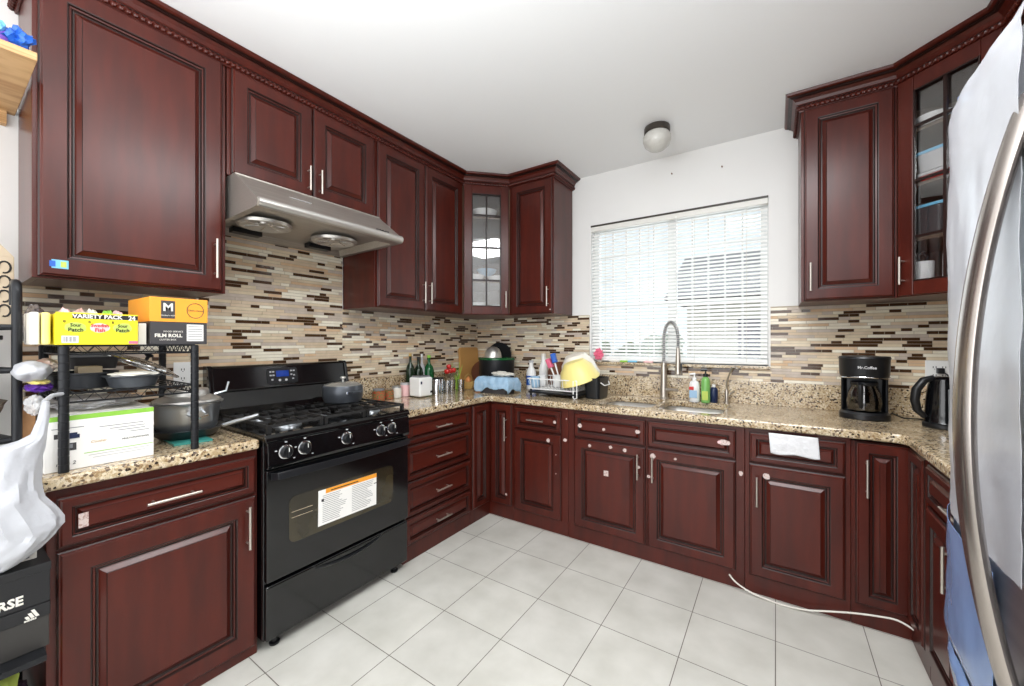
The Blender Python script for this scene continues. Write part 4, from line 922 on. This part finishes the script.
t = MB().blob((0, 0, 0), (.06, .05, .035), 3, .15, 2, 31).build('storage_pouch', 'lime', smooth=True, loc=(.62, -2.95, .35)); tag(t, 'lime green pouch low on the left rack', 'pouch')
t = MB().blob((0, 0, 0), (.09, .05, .04), 4, .4, 3, 32).build('storage_pouch', 'plum', smooth=True, loc=(.60, -2.925, .27)); tag(t, 'dark plum crumpled bag low on the left rack, at the bottom edge', 'bag')
o = thing('storage_crate', 'black crate on the bottom shelf of the left rack', 'crate', (.42, -3.05, .114))
MB().prism(rr(-.2, .24, -.16, .16, .02), 0, .1).build('crate', 'blackp', o, bevel=.004)

t = thing('wall_shelf', 'light oak shelf board on the left wall at the top left corner', 'shelf', (.001, -3.3, 2.2))
MB().box(0, .54, 0, .442, 0, .026).build('board', 'oak', t, bevel=.002); MB().box(.0, .03, .02, .42, -.05, 0).build('wall_cleat', 'oak', t)
bowl('bowl', 'purple bowl on the oak wall shelf', (.47, -2.935, 2.227), .055, .035, 'violet')
t = MB().blob((0, 0, 0), (.035, .03, .03), 3, .7, 2.2, 41).build('gift_bow', 'blue', loc=(.50, -2.895, 2.262)); tag(t, 'blue foil bow on the oak wall shelf beside the purple bowl', 'bow')
t = MB().blob((0, 0, 0), (.02, .02, .018), 2, .7, 2.2, 42).build('gift_bow', 'cyan', loc=(.52, -2.938, 2.27)); tag(t, 'small pale blue foil bow on the purple bowl', 'bow')

# ------------------------------------------------------------------ worktop between the range and the corner
CZ = .9145
def jar(lab, loc, r, h, m, lidm, name='jar'):
    o = thing(name, lab, 'jar', loc)
    MB().lathe([(r * .9, 0), (r, .004), (r, h * .8), (r * .85, h * .86), (r * .85, h * .88)], n=20).build('glass_body', m, o, smooth=True)
    MB().lathe([(r * .9, h * .86), (r * .92, h * .87), (r * .92, h), (r * .88, h * 1.01)], n=20).build('lid', lidm, o, smooth=True); return o
jar('small jar of mixed beans next to the range', (.17, -1.30, CZ), .042, .085, 'beans', 'grey'); jar('small jar of red beans, second from the range', (.155, -1.20, CZ), .034, .075, 'beans', 'glass')
jar('clear jar with pale contents, third from the range', (.14, -1.12, CZ), .036, .085, 'offwhite', 'alu'); jar('white spice jar with silver lid beside the white toaster', (.13, -1.03, CZ), .038, .10, 'lightpink', 'lightgrey')
def bottle(lab, loc, r, h, m, capm, name='bottle', neck=.3):
    o = thing(name, lab, 'bottle', loc)
    MB().lathe([(r * .9, 0), (r, .005), (r, h * .58), (r * .8, h * .68), (r * neck, h * .78), (r * neck, h * .94), (r * neck * 1.1, h * .95)], n=20).build('glass_body', m, o, smooth=True)
    MB().lathe([(r * neck * 1.15, h * .93), (r * neck * 1.15, h)], n=16).build('cap', capm, o, smooth=True); return o
bottle('tall dark green oil bottle with gold cap behind the toaster', (.075, -.93, CZ), .034, .32, 'darkgreen', 'gold'); bottle('dark green bottle behind the toaster, middle one', (.07, -.84, CZ), .038, .29, 'darkgreen', 'ink')
bottle('bright green bottle behind the toaster, right one', (.08, -.735, CZ), .042, .30, 'bottlegreen', 'green'); bottle('clear bottle with white cap between the green bottles', (.05, -.785, CZ), .026, .31, 'lightgrey', 'white')
o = thing('toaster', 'small white toaster with grey top in front of the green bottles', 'toaster', (.25, -.985, CZ), 90)
MB().box(-.062, .066, -.06, .06, .006, .148).build('body', 'white', o, bevel=.014, seg=3); MB().box(-.05, .054, -.045, .045, .145, .158).build('top', 'grey', o, bevel=.004); 
for y in (-.022, .022): MB().box(-.04, .044, y - .01, y + .01, .150, .1595).build('slot', 'ink', o)
MB().box(.04, .056, -.064, -.059, .03, .045).build('dial', 'blackp', o); MB().box(-.056, -.044, -.063, -.059, .1, .12).build('badge', 'navy', o)
def canister(lab, loc, r, h): 
    o = thing('steel_canister', lab, 'canister', loc); MB().lathe([(r, 0), (r, h * .9), (r * .95, h * .92)], n=20).build('body', 'chrome', o, smooth=True); MB().lathe([(r * .98, h * .92), (r * .98, h), (r * .3, h * 1.03)], n=20).build('lid', 'blackp', o, smooth=True); return o
canister('polished steel canister right of the toaster, nearer one', (.26, -.83, CZ), .034, .13); canister('polished steel canister right of the toaster, farther one', (.22, -.755, CZ), .034, .125)
for i, (x, y, lab) in enumerate([(.29, -.74, 'clear drinking glass right of the steel canisters, front one'), (.27, -.665, 'clear drinking glass below the tomatoes'), (.31, -.60, 'clear drinking glass nearest to the woven basket')]):
    t = MB().lathe([(.026, 0), (.03, .1), (.028, .1), (.024, .006), (.002, .006)], n=20, cap1=False).build('drinking_glass', 'glass', smooth=True, loc=(x, y, CZ + .001)); tag(t, lab, 'glass')
o = thing('fruit_stand', 'small white dish on a post behind the drinking glasses', 'stand', (.19, -.61, CZ)); MB().lathe([(.04, 0), (.035, .008), (.01, .015), (.01, .11), (.06, .14), (.066, .155), (.06, .155), (.01, .125)], n=24).build('dish', 'glass', o, smooth=True)
for i, (x, y, z, r, lab) in enumerate([(.20, -.645, .165, .026, 'red tomato on the dish, left'), (.19, -.60, .168, .028, 'red tomato on the dish, middle'), (.20, -.57, .172, .024, 'red tomato on the dish, right'), (.19, -.615, .205, .022, 'red tomato on top of the others')]):
    o = thing('tomato', lab, 'tomato', (x, y, CZ + z)); m = MB(); m.lathe([(r * .1, -r * .85), (r * .7, -r * .7), (r, 0), (r * .8, r * .6), (r * .3, r * .8), (.001, r * .72)], n=16); m.build('fruit', 'red', o, smooth=True); MB().lathe([(.003, r * .7), (.002, r * 1.0)], n=6).build('stem', 'bottlegreen', o)
o = thing('cutting_board', 'wooden cutting board leaning upright in the left corner', 'cutting board', (.045, -.30, CZ))
m = MB(); m.T = Matrix.Rotation(radians(-4), 4, 'Y'); m.T = m.T @ Matrix.Rotation(radians(90), 4, 'Z') @ Matrix.Rotation(radians(90), 4, 'X'); m.prism(rr(-.0, .27, 0.002, .36, .03), -.01, .01); m.build('board', 'boardwood', o, bevel=.003)
o = thing('woven_basket', 'small golden woven basket in front of the cutting board', 'basket', (.22, -.40, CZ))
m = MB(); m.lathe([(.035, 0), (.045, .01), (.056, .05), (.058, .065), (.052, .065), (.04, .01)], n=20); 
for z in (.015, .03, .045, .06): m.tube([((.04 + z * .3) * 1.06 * cos(a), (.04 + z * .3) * 1.06 * sin(a), z) for a in [2 * pi * i / 20 for i in range(20)]], .003, 5, closed=True)
m.build('basket', 'gold', o, smooth=True); MB().tube([(0, -.055, .06), (0, -.04, .11), (0, 0, .13), (0, .04, .11), (0, .055, .06)], .003, 6).build('handle', 'gold', o)
for x, y, z, lab in ((.27, -.345, .085, 'orange-brown onion on the right of the basket'), (.22, -.40, .075, 'golden onion lying in the basket')):
    if 'right' in lab: x, y, z = .26, -.325, .034
    o = thing('onion', lab, 'onion', (x, y, CZ + z)); m = MB(); r = .036 if 'right' in lab else .026; m.lathe([(r * .2, -r * .9), (r * .8, -r * .6), (r, 0), (r * .8, r * .6), (r * .3, r * .95), (r * .08, r * 1.3)], n=18); m.build('bulb', 'onion', o, smooth=True)
for i in range(1):
    o = thing('spring_onions', 'bunch of green onion stalks standing between the glasses and the board', 'vegetable', (.15, -.47, CZ))
    for k in range(7):
        a = k * .9; MB().tube([(0.01 * cos(a), .01 * sin(a), 0), (.02 * cos(a), .02 * sin(a), .1), (.05 * cos(a), .05 * sin(a), .19 + .02 * (k % 3))], [.004, .0035, .0015], 6).build('stalk', 'lime' if k % 2 else 'green', o)
o = thing('wooden_panel', 'round dark wooden plate leaning behind the onion in the corner', 'plate', (.155, -.10, CZ))
m = MB(); m.T = Matrix.Translation((0, 0, .12)) @ Matrix.Rotation(radians(45), 4, 'Z') @ Matrix.Rotation(radians(80), 4, 'X'); m.lathe([(.02, -.006), (.1, -.006), (.115, .004), (.112, .008), (.1, 0), (.02, 0)], n=32); m.build('plate', 'darkwood', o, smooth=True)
# corner: roaster, steel bowls, towel
o = thing('roaster_pot', 'large dark speckled pot with green rim in the left corner', 'pot', (.375, -.19, CZ))
MB().lathe([(.12, 0), (.135, .01), (.155, .08), (.16, .25), (.156, .25), (.15, .08), (.13, .015)], n=36).build('pot', 'blackm', o, smooth=True)
MB().lathe([(.157, .248), (.166, .252), (.166, .268), (.157, .273), (.145, .271)], n=36).build('rim', 'bottlegreen', o, smooth=True)
o = thing('steel_bowl', 'shiny upturned steel bowl sticking out of the dark speckled pot', 'bowl', (.375, -.245, CZ + .012))
MB().lathe([(.078, 0), (.078, .26), (.072, .30), (.055, .335), (.03, .352), (.002, .356)], n=32).build('bowl', 'steel', o, smooth=True)
o = thing('wok', 'black round pan standing upright in the dark pot behind the steel bowl', 'pan', (.345, -.105, CZ + .29)); m = MB(); m.T = Matrix.Rotation(radians(20), 4, 'Z') @ Matrix.Rotation(radians(84), 4, 'X'); m.lathe([(.03, -.02), (.085, -.014), (.115, .006), (.112, .008), (.08, -.009), (.02, -.015)], n=32); m.build('pan', 'blackp', o, smooth=True)
# blue towel draped on a low container
t = tub('low dark tray half covered by the blue towel', (.585, -.475, CZ), .30, .16, .07, 'charcoal', 'offwhite', 'serving_tray', 'tray')
def cloth(x0, x1, y0, y1, ztop, drop, seed, skirt=.05):
    nx, ny = 44, 34; vs = []; fs = []
    for j in range(ny + 1):
        for i in range(nx + 1):
            u = x0 - skirt + (x1 - x0 + 2 * skirt) * i / nx; v = y0 - skirt + (y1 - y0 + 2 * skirt) * j / ny
            dx = max(x0 - u, u - x1, 0); dy = max(y0 - v, v - y1, 0); d = max(dx, dy)
            n_ = noise.noise(Vector((u * 16, v * 16, seed))) * .010 + noise.noise(Vector((u * 40, v * 40, seed))) * .004
            z = ztop + n_ - min(drop, d * 1.7 * (1 + .5 * noise.noise(Vector((u * 12, v * 12, seed + 3)))))
            pu = min(max(u, x0 - skirt * .3), x1 + skirt * .3); pv = min(max(v, y0 - skirt * .3), y1 + skirt * .3)
            pu += noise.noise(Vector((v * 25, z * 20, seed))) * .008; pv += noise.noise(Vector((u * 25, z * 20, seed + 9))) * .008
            vs.append((pu, pv, z))
    q = nx + 1
    fs = [(j * q + i, j * q + i + 1, (j + 1) * q + i + 1, (j + 1) * q + i) for j in range(ny) for i in range(nx)]
    return MB().add(vs, fs)
m = cloth(.44, .735, -.545, -.40, CZ + .125, .118, 3, .06); t = m.build('dish_towel', 'towel', smooth=True); md = t.modifiers.new('s', 'SOLIDIFY'); md.thickness = .004; md.offset = 0; tag(t, 'light blue towel heaped over a tray on the corner worktop', 'towel')
t = MB().blob((0, 0, 0), (.10, .04, .02), 4, .4, 3, 51).build('dish_cloth', 'offwhite', smooth=True, loc=(.62, -.45, CZ + .15)); tag(t, 'white crumpled cloth lying on the blue towel', 'cloth')
# dish rack
o = thing('dish_rack', 'white wire dish rack with black legs left of the sink', 'dish rack', (.87, -.47, CZ))
DW, DD = .41, .33
for zz, ex in ((.05, .02), (.13, 0)): MB().tube([(ex, ex, zz), (DW - ex, ex, zz), (DW - ex, DD - ex, zz), (ex, DD - ex, zz)], .0042, 8, closed=True).build('rim_wire', 'white', o, smooth=True)
m = MB()
for i in range(13):
    x = .025 + (DW - .05) * i / 12; m.tube([(x, .0, .13), (x, .02, .05), (x, DD - .02, .05), (x, DD, .13)], .0022, 5)
for i in range(7):
    y = .03 + (DD - .06) * i / 6; m.tube([(0, y, .13), (.02, y, .05), (DW - .02, y, .05), (DW, y, .13)], .0022, 5)
m.build('basket_wires', 'white', o, smooth=True)
m = MB(); m.prism(rr(-.0, DW + .02, -.01, DD + .01, .03), .022, .034); m.build('drain_tray', 'blackp', o, bevel=.003)
for x in (.02, DW - .02):
    for y in (.02, DD - .02): MB().lathe([(.01, 0), (.009, .05)], (x, y), 10).build('leg', 'blackp', o, smooth=True)
m = MB(); m.tube([(.385, -.004, .13), (.385, -.004, .01), (.395, -.004, .002), (.413, -.004, .01), (.413, -.004, .13)], .004, 8); m.build('end_hook', 'white', o, smooth=True)
# utensil cup & utensils, bottles standing behind the rack
t = MB().lathe([(.04, 0), (.045, .09), (.042, .09), (.037, .006), (.002, .006)], n=20, cap1=False).build('utensil_cup', 'white', smooth=True, loc=(1.02, -.25, CZ + .056)); tag(t, 'white cup holding brushes in the dish rack', 'cup')
def brush(lab, loc, tilt, rz, L, hm, bm_, name='dish_brush'):
    o = thing(name, lab, 'brush', loc, rz); T = Matrix.Rotation(radians(tilt), 4, 'Y')
    m = MB(); m.T = T; m.tube([(0, 0, 0), (0, 0, L * .6), (0, 0, L)], [.005, .006, .008], 8); m.build('handle', hm, o, smooth=True)
    m = MB(); m.T = T; m.prism(rr(-.016, .022, -.024, .024, .008), L - .01, L + .065); m.build('head', bm_, o, bevel=.004); return o
brush('pink-headed dish brush leaning left in the dish rack', (1.02, -.26, CZ + .075), -24, 0, .15, 'white', 'pink'); brush('blue and white dish brush leaning in the dish rack', (1.04, -.24, CZ + .07), -16, 10, .19, 'white', 'blue')
bottle('white detergent bottle with blue print behind the towel', (.70, -.13, CZ), .042, .25, 'white', 'lightgrey', 'detergent_bottle', .45)
MB().lathe([(.0425, .04), (.0425, .12)], n=20, cap0=False, cap1=False).build('label', 'blue', bpy.data.objects['detergent_bottle'], smooth=True)
bottle('tall white bottle behind the dish rack', (.81, -.11, CZ), .038, .31, 'white', 'offwhite', 'detergent_bottle', .5)
MB
t = cup('blue and white mug in the left end of the dish rack', (.90, -.40, CZ + .056), 'skyblue', 180)
t = cup('white mug hanging in the left end of the dish rack', (.90, -.30, CZ + .056), 'ceramic', 90)
o = thing('serving_plate', 'round dark wooden plate standing against the splashback behind the dish rack', 'plate', (.93, -.045, CZ + .125))
m = MB(); m.T = Matrix.Rotation(radians(78), 4, 'X'); m.lathe([(.02, -.006), (.1, -.006), (.118, .004), (.115, .008), (.1, 0), (.02, 0)], n=32); m.build('plate', 'darkwood', o, smooth=True)
# bowls leaning on the rack
def tilt_bowl(parent, R0, dpt, m_, tx, ty, off=(0, 0, 0), name='bowl'):
    m = MB(); m.T = Matrix.Translation(off) @ Matrix.Rotation(radians(ty), 4, 'Y') @ Matrix.Rotation(radians(tx), 4, 'X')
    m.lathe([(.02, dpt), (R0 * .5, dpt * .96), (R0 * .82, dpt * .6), (R0 * .97, dpt * .12), (R0 * 1.02, 0), (R0 * 1.0, -.004), (R0 * .94, .004), (R0 * .78, dpt * .55), (R0 * .45, dpt * .9)], n=36, cap1=False); return m.build(name, m_, parent, smooth=True)
o = thing('plastic_bowl', 'large pale yellow bowl resting upside down and tilted on the dish rack', 'bowl', (1.245, -.33, CZ + .125)); tilt_bowl(o, .15, .155, 'lemon', 14, -15)
o = thing('plastic_bowl', 'large white bowl tilted behind the yellow bowl on the dish rack', 'bowl', (1.20, -.22, CZ + .15)); tilt_bowl(o, .15, .175, 'cream', 14, -10)
o = thing('black_bin', 'black plastic tub at the right end of the dish rack beside the sink', 'tub', (1.375, -.31, CZ), 0)
m = MB(); P0 = rr(-.075, .05, -.10, .12, .03); n = len(P0); m.add([(x * .85, y * .85, .003) for x, y in P0] + [(x, y, .15) for x, y in P0] + [(x * .96, y * .96, .15) for x, y in P0] + [(x * .8, y * .8, .01) for x, y in P0],
      [(i, (i + 1) % n, n + (i + 1) % n, n + i) for i in range(n)] + [(n + i, n + (i + 1) % n, 2 * n + (i + 1) % n, 2 * n + i) for i in range(n)] + [(2 * n + i, 2 * n + (i + 1) % n, 3 * n + (i + 1) % n, 3 * n + i) for i in range(n)] + [tuple(range(n - 1, -1, -1)), tuple(range(3 * n, 4 * n))]); m.build('tub', 'blackp', o, smooth=True, bevel=.002)
MB().tube([(.056, -.085, .12), (.075, -.06, .10), (.075, .04, .10), (.056, .07, .12)], .004, 8).build('handle', 'white', o, smooth=True)

# sill bits
t = MB().blob((0, 0, 0), (.032, .02, .04), 4, .6, 4, 61).build('scrub_sponge', 'pink', smooth=True, loc=(1.275, -.035, 1.225)); tag(t, 'pink mesh scrubber above the bowls at the left end of the sill', 'sponge')
t = MB().box(-.02, .02, -.012, .012, 0, .04).build('soap_dish', 'offwhite', bevel=.004, loc=(1.275, -.013, WZ0 + .0005)); tag(t, 'small cream block under the pink scrubber on the sill', 'block')
for x, m, w2, lab in ((1.40, 'offwhite', .04, 'small white item on the window sill, leftmost'), (1.475, 'green', .03, 'small green packet on the window sill'), (1.54, 'cyan', .035, 'pale blue soap bar on the window sill'), (1.66, 'lightpink', .035, 'pink soap bar on the window sill')):
    t = MB().box(-w2, w2, -.01, .01, 0, .014).build('soap_bar', m, bevel=.004, loc=(x, -.016, WZ0 + .0005)); tag(t, lab, 'soap')

# faucet
o = thing('spring_faucet', 'tall brushed steel pull-down faucet with spring arch behind the sink', 'faucet', (1.785, -.075, CZ))
MB().lathe([(.034, 0), (.034, .004), (.027, .012), (.024, .1), (.021, .2), (.019, .26)], n=24).build('column', 'nickel', o, smooth=True)
A = Vector((.11, -.07, 0)); arc = [(0, 0, .26), (0, 0, .34)]
for i in range(19):
    a = pi * i / 18; cx_ = (1 - cos(a)) / 2; arc.append((A.x * cx_, A.y * cx_, .43 + .12 * sin(a)))
arc.append((A.x, A.y, .37))
MB().tube([Vector(p) for p in arc], .009, 10).build('hose', 'grey', o, smooth=True)
dense = []
for i in range(len(arc) - 1):
    a_, b_ = Vector(arc[i]), Vector(arc[i + 1]); k = max(1, int((b_ - a_).length / .002))
    dense += [a_ + (b_ - a_) * j / k for j in range(k)]
def coil(pts, R_, r, pitch):
    out = []; ln = 0; T0 = (pts[1] - pts[0]).normalized(); nrm = Vector((1, 0, 0))
    for i in range(len(pts) - 1):
        t = (pts[i + 1] - pts[i]).normalized(); nrm = (nrm - t * nrm.dot(t)).normalized(); bi = t.cross(nrm); ln += (pts[i + 1] - pts[i]).length
        a = 2 * pi * ln / pitch; out.append(pts[i] + nrm * cos(a) * R_ + bi * sin(a) * R_)
    return out
MB().tube(coil(dense, .0125, .0022, .0135), .0028, 5).build('spring', 'steel', o, smooth=True)
m = MB(); m.lathe([(.011, .37), (.013, .36), (.013, .33), (.016, .31), (.018, .22), (.021, .2), (.021, .185), (.016, .183)], (A.x, A.y), 20, cap0=True); sp = m.build('spray_head', 'nickel', o, smooth=True)
MB().box(A.x + .016, A.x + .026, A.y - .006, A.y + .006, .21, .26).build('spray_button', 'blackp', sp, bevel=.002)
MB().tube([(0, 0, .255), (A.x * .5, A.y * .5, .257), (A.x, A.y, .255)], .005, 8).build('dock_arm', 'nickel', o, smooth=True)
MB().tube([(.02, -.006, .065), (.06, -.02, .07), (.10, -.03, .068)], [.016, .011, .01], 12).build('lever', 'nickel', o, smooth=True)
# lotion, dish soap
o = thing('lotion_bottle', 'white pump lotion bottle with red and blue label behind the sink', 'bottle', (1.995, -.12, CZ))
MB().lathe([(.026, 0), (.03, .005), (.03, .11), (.026, .135), (.012, .145), (.012, .15)], n=24, sx=1.1, sy=.8).build('body', 'white', o, smooth=True)
MB().lathe([(.014, .148), (.014, .165), (.005, .167), (.005, .19)], n=14).build('collar', 'white', o, smooth=True); MB().tube([(.006, 0, .192), (-.03, -.01, .188)], [.007, .005], 8).build('pump', 'white', o, smooth=True)
m = MB().box(-.028, .02, -.0262, -.024, .03, .08); m.build('label', 'skyblue', o); MB().box(-.03, .0, -.0265, -.0242, .082, .105).build('label', 'red', o)
o = thing('dish_soap_bottle', 'green dish soap bottle with black pump behind the sink', 'bottle', (2.065, -.125, CZ))
MB().lathe([(.024, 0), (.028, .005), (.028, .14), (.022, .165), (.012, .175)], n=24).build('body', 'soapgreen', o, smooth=True); MB().box(-.018, .018, -.0292, -.024, .02, .08).build('label', 'lime', o)
MB().lathe([(.015, .175), (.015, .195), (.005, .197), (.005, .215)], n=14).build('collar', 'blackp', o, smooth=True); MB().tube([(.008, 0, .222), (-.028, -.012, .218)], [.009, .006], 8).build('pump', 'blackp', o, smooth=True)
o = thing('soap_bottle', 'short dark blue soap bottle beside the green one', 'bottle', (2.11, -.085, CZ)); MB().lathe([(.022, 0), (.025, .004), (.025, .085), (.018, .1), (.01, .105)], n=20).build('body', 'navy', o, smooth=True); MB().lathe([(.011, .104), (.011, .122)], n=12).build('cap', 'white', o)
o = thing('filter_tap', 'slim steel filtered water tap right of the sink', 'tap', (2.185, -.06, CZ))
MB().lathe([(.018, 0), (.018, .006), (.012, .012), (.012, .07), (.009, .09)], n=18).build('body', 'nickel', o, smooth=True)
MB().tube([(0, 0, .08), (.0, 0, .14), (.015, -.01, .19), (.035, -.03, .235), (.055, -.055, .245), (.068, -.07, .23)], .0055, 8).build('spout', 'nickel', o, smooth=True); MB().tube([(.01, 0, .05), (.045, -.012, .085)], [.006, .007], 8).build('lever', 'nickel', o, smooth=True)

# ------------------------------------------------------------------ coffee maker and kettle
o = thing('coffee_maker', 'black drip coffee maker with glass carafe on the right worktop', 'coffee maker', (2.852, -.245, CZ), -8)
def ov(rx, ry, z, n=32): return [(rx * cos(2 * pi * i / n), ry * sin(2 * pi * i / n), z) for i in range(n)]
MB().lathe([(.098, 0), (.105, .004), (.105, .028), (.095, .04), (.09, .04)], n=36, sy=.95).build('base', 'blackp', o, smooth=True)
m = MB(); m.prism([(x, y) for x, y in [(-.095, .0), (-.085, .0), (-.075, .035), (.075, .035), (.085, 0), (.095, 0), (.095, .06), (.06, .095), (-.06, .095), (-.095, .06)]], .03, .22); m.build('water_tank', 'blackp', o, bevel=.006)
MB().lathe([(.088, .215), (.1, .225), (.103, .24), (.105, .315), (.108, .322), (.104, .332), (.05, .336), (.003, .336)], n=36, sy=.95).build('brew_head', 'blackp', o, smooth=True)
MB().tube([(.102 * cos(a) , .097 * sin(a), .222 + .003 * sin(3 * a)) for a in [pi + pi * i / 24 for i in range(25)]], .004, 8).build('trim_band', 'chrome', o, smooth=True)
text('Mr.Coffee', .02, 'lightgrey', o, (0.012, -.101, .275), sx=.9, offset=.0005)
c = MB().lathe([(.055, .042), (.068, .05), (.074, .09), (.066, .14), (.052, .175), (.055, .19), (.052, .19), (.049, .175), (.063, .14), (.07, .09), (.064, .052), (.002, .046)], (0, -.02), 32, cap1=False).build('carafe', glass_mat('carafe_glass', (150, 140, 132), .16), o, smooth=True)
MB().lathe([(.053, .178), (.056, .182), (.056, .195), (.05, .2), (.003, .202)], (0, -.02), 28).build('carafe_lid', 'blackp', c, smooth=True)
MB().tube([(-.012, -.07, .185), (-.014, -.115, .18), (-.014, -.12, .12), (-.012, -.09, .065)], [.011, .011, .01, .009], 10).build('carafe_handle', 'blackp', c, smooth=True)
o = thing('electric_kettle', 'black electric kettle with big loop handle beside the refrigerator', 'kettle', (3.125, -.36, CZ), 0)
MB().lathe([(.072, 0), (.076, .005), (.076, .022), (.07, .026)], n=32).build('base', 'blackp', o, smooth=True)
MB().lathe([(.072, .027), (.07, .03), (.066, .12), (.058, .2), (.052, .225), (.052, .232), (.04, .243), (.003, .246)], n=32).build('body', 'black', o, smooth=True)
MB().tube([(-.04, -.01, .238), (-.075, -.02, .225), (-.102, -.026, .18), (-.108, -.028, .13), (-.098, -.025, .08), (-.072, -.02, .05)], [.013, .017, .018, .018, .016, .012], 10).build('handle', 'blackp', o, smooth=True)
MB().box(-.005, .02, -.075, -.06, .05, .19).build('water_gauge', 'grey', o, bevel=.004)
MB().blob((.04, -.04, .215), (.02, .02, .015), 2, .05).build('spout', 'black', o, smooth=True)
o = thing('power_cord', 'black power cord running from the coffee maker to the wall outlet', 'cord', (3.19, -.03, 1.17))
MB().tube([(-.22, -.16, -.225), (-.17, -.14, -.25), (-.10, -.11, -.2525), (-.04, -.09, -.2525), (.03, -.08, -.2525), (.06, -.06, -.22), (.05, -.04, -.12), (.02, -.025, -.02), (.0, -.0, -.0)], .0035, 8).build('cable', 'blackp', o, smooth=True)
MB().box(-.014, .014, -.018, .012, -.016, .014).build('plug', 'blackp', o, bevel=.004)

# cloth over drawer, white cable on the floor
m = MB(); nx, nz = 24, 12; vs = []
for k in range(nz + 1):
    for i in range(nx + 1):
        u = i / nx; v = k / nz; x = 2.428 + .2 * u + .008 * v; z = .86 - .103 * v - .004 * sin(u * 9) * v
        vs.append((x, -.652 - .006 * (1 - v) - .004 * noise.noise(Vector((u * 6, v * 3, 1))) - (.0 if v > .15 else 0), z))
q = nx + 1; m.add(vs, [(k * q + i, (k + 1) * q + i, (k + 1) * q + i + 1, k * q + i + 1) for k in range(nz) for i in range(nx)])
t = m.build('white_cloth', mat('white_cloth', (226, 226, 228), .85, bump=.5, bscale=40), smooth=True); md = t.modifiers.new('s', 'SOLIDIFY'); md.thickness = .003; tag(t, 'folded white cloth tucked under the worktop over a drawer front', 'cloth')
P = [(2.25, -.648, .075), (2.28, -.65, .045), (2.34, -.655, .02), (2.42, -.66, .008), (2.5, -.662, .006), (2.58, -.655, .012), (2.66, -.648, .032), (2.75, -.647, .058), (2.84, -.648, .078), (2.91, -.65, .086), (2.965, -.68, .075)]
def smooth_path(P, k=5):
    P = [Vector(p) for p in P]; out = []
    for i in range(len(P) - 1):
        p0, p1, p2, p3 = P[max(i - 1, 0)], P[i], P[i + 1], P[min(i + 2, len(P) - 1)]
        for j in range(k):
            t = j / k; out.append(.5 * ((2 * p1) + (-p0 + p2) * t + (2 * p0 - 5 * p1 + 4 * p2 - p3) * t * t + (-p0 + 3 * p1 - 3 * p2 + p3) * t ** 3))
    return out + [P[-1]]
t = MB().tube(smooth_path(P), .0042, 8).build('white_cable', 'offwhite', smooth=True); tag(t, 'white cable curving along the foot of the right-hand base cabinets', 'cable')

# ------------------------------------------------------------------ groups of repeats
GROUPS = {'wall_cabinet': 'cherry wall cabinets', 'corner_wall_cabinet': 'glass-fronted corner wall cabinets', 'base_cabinet': 'cherry base cabinets', 'corner_base_cabinet': 'corner base cabinets', 'countertop': 'granite worktops',
          'crown_moulding': 'crown mouldings', 'garden_bush': 'bushes outside the window', 'wall_nail': 'nails above the window', 'wall_outlet': 'wall outlets', 'bowl': 'bowls on the shelves', 'mug': 'mugs', 'food_container': 'food containers',
          'snack_packet': 'snack packets in the yellow box', 'wrapped_loaf': 'wrapped loaves on the rack', 'crumpled_bag': 'crumpled bags around the racks', 'food_packet': 'food packets on the lower rack shelf', 'shoe_box': 'shoe boxes on the left rack',
          'storage_pouch': 'pouches low on the left rack', 'gift_bow': 'foil bows on the oak shelf', 'jar': 'jars beside the range', 'bottle': 'bottles behind the toaster', 'steel_canister': 'steel canisters', 'drinking_glass': 'drinking glasses on the worktop',
          'tomato': 'tomatoes on the dish', 'onion': 'onions by the basket', 'dish_brush': 'brushes in the dish rack', 'detergent_bottle': 'white bottles behind the dish rack', 'plastic_bowl': 'big bowls on the dish rack', 'soap_bar': 'small items on the window sill'}
for o in SC.objects:
    k = o.name.split('.')[0]
    if o.parent is None and k in GROUPS and 'category' in o and 'kind' not in o: o['group'] = GROUPS[k]
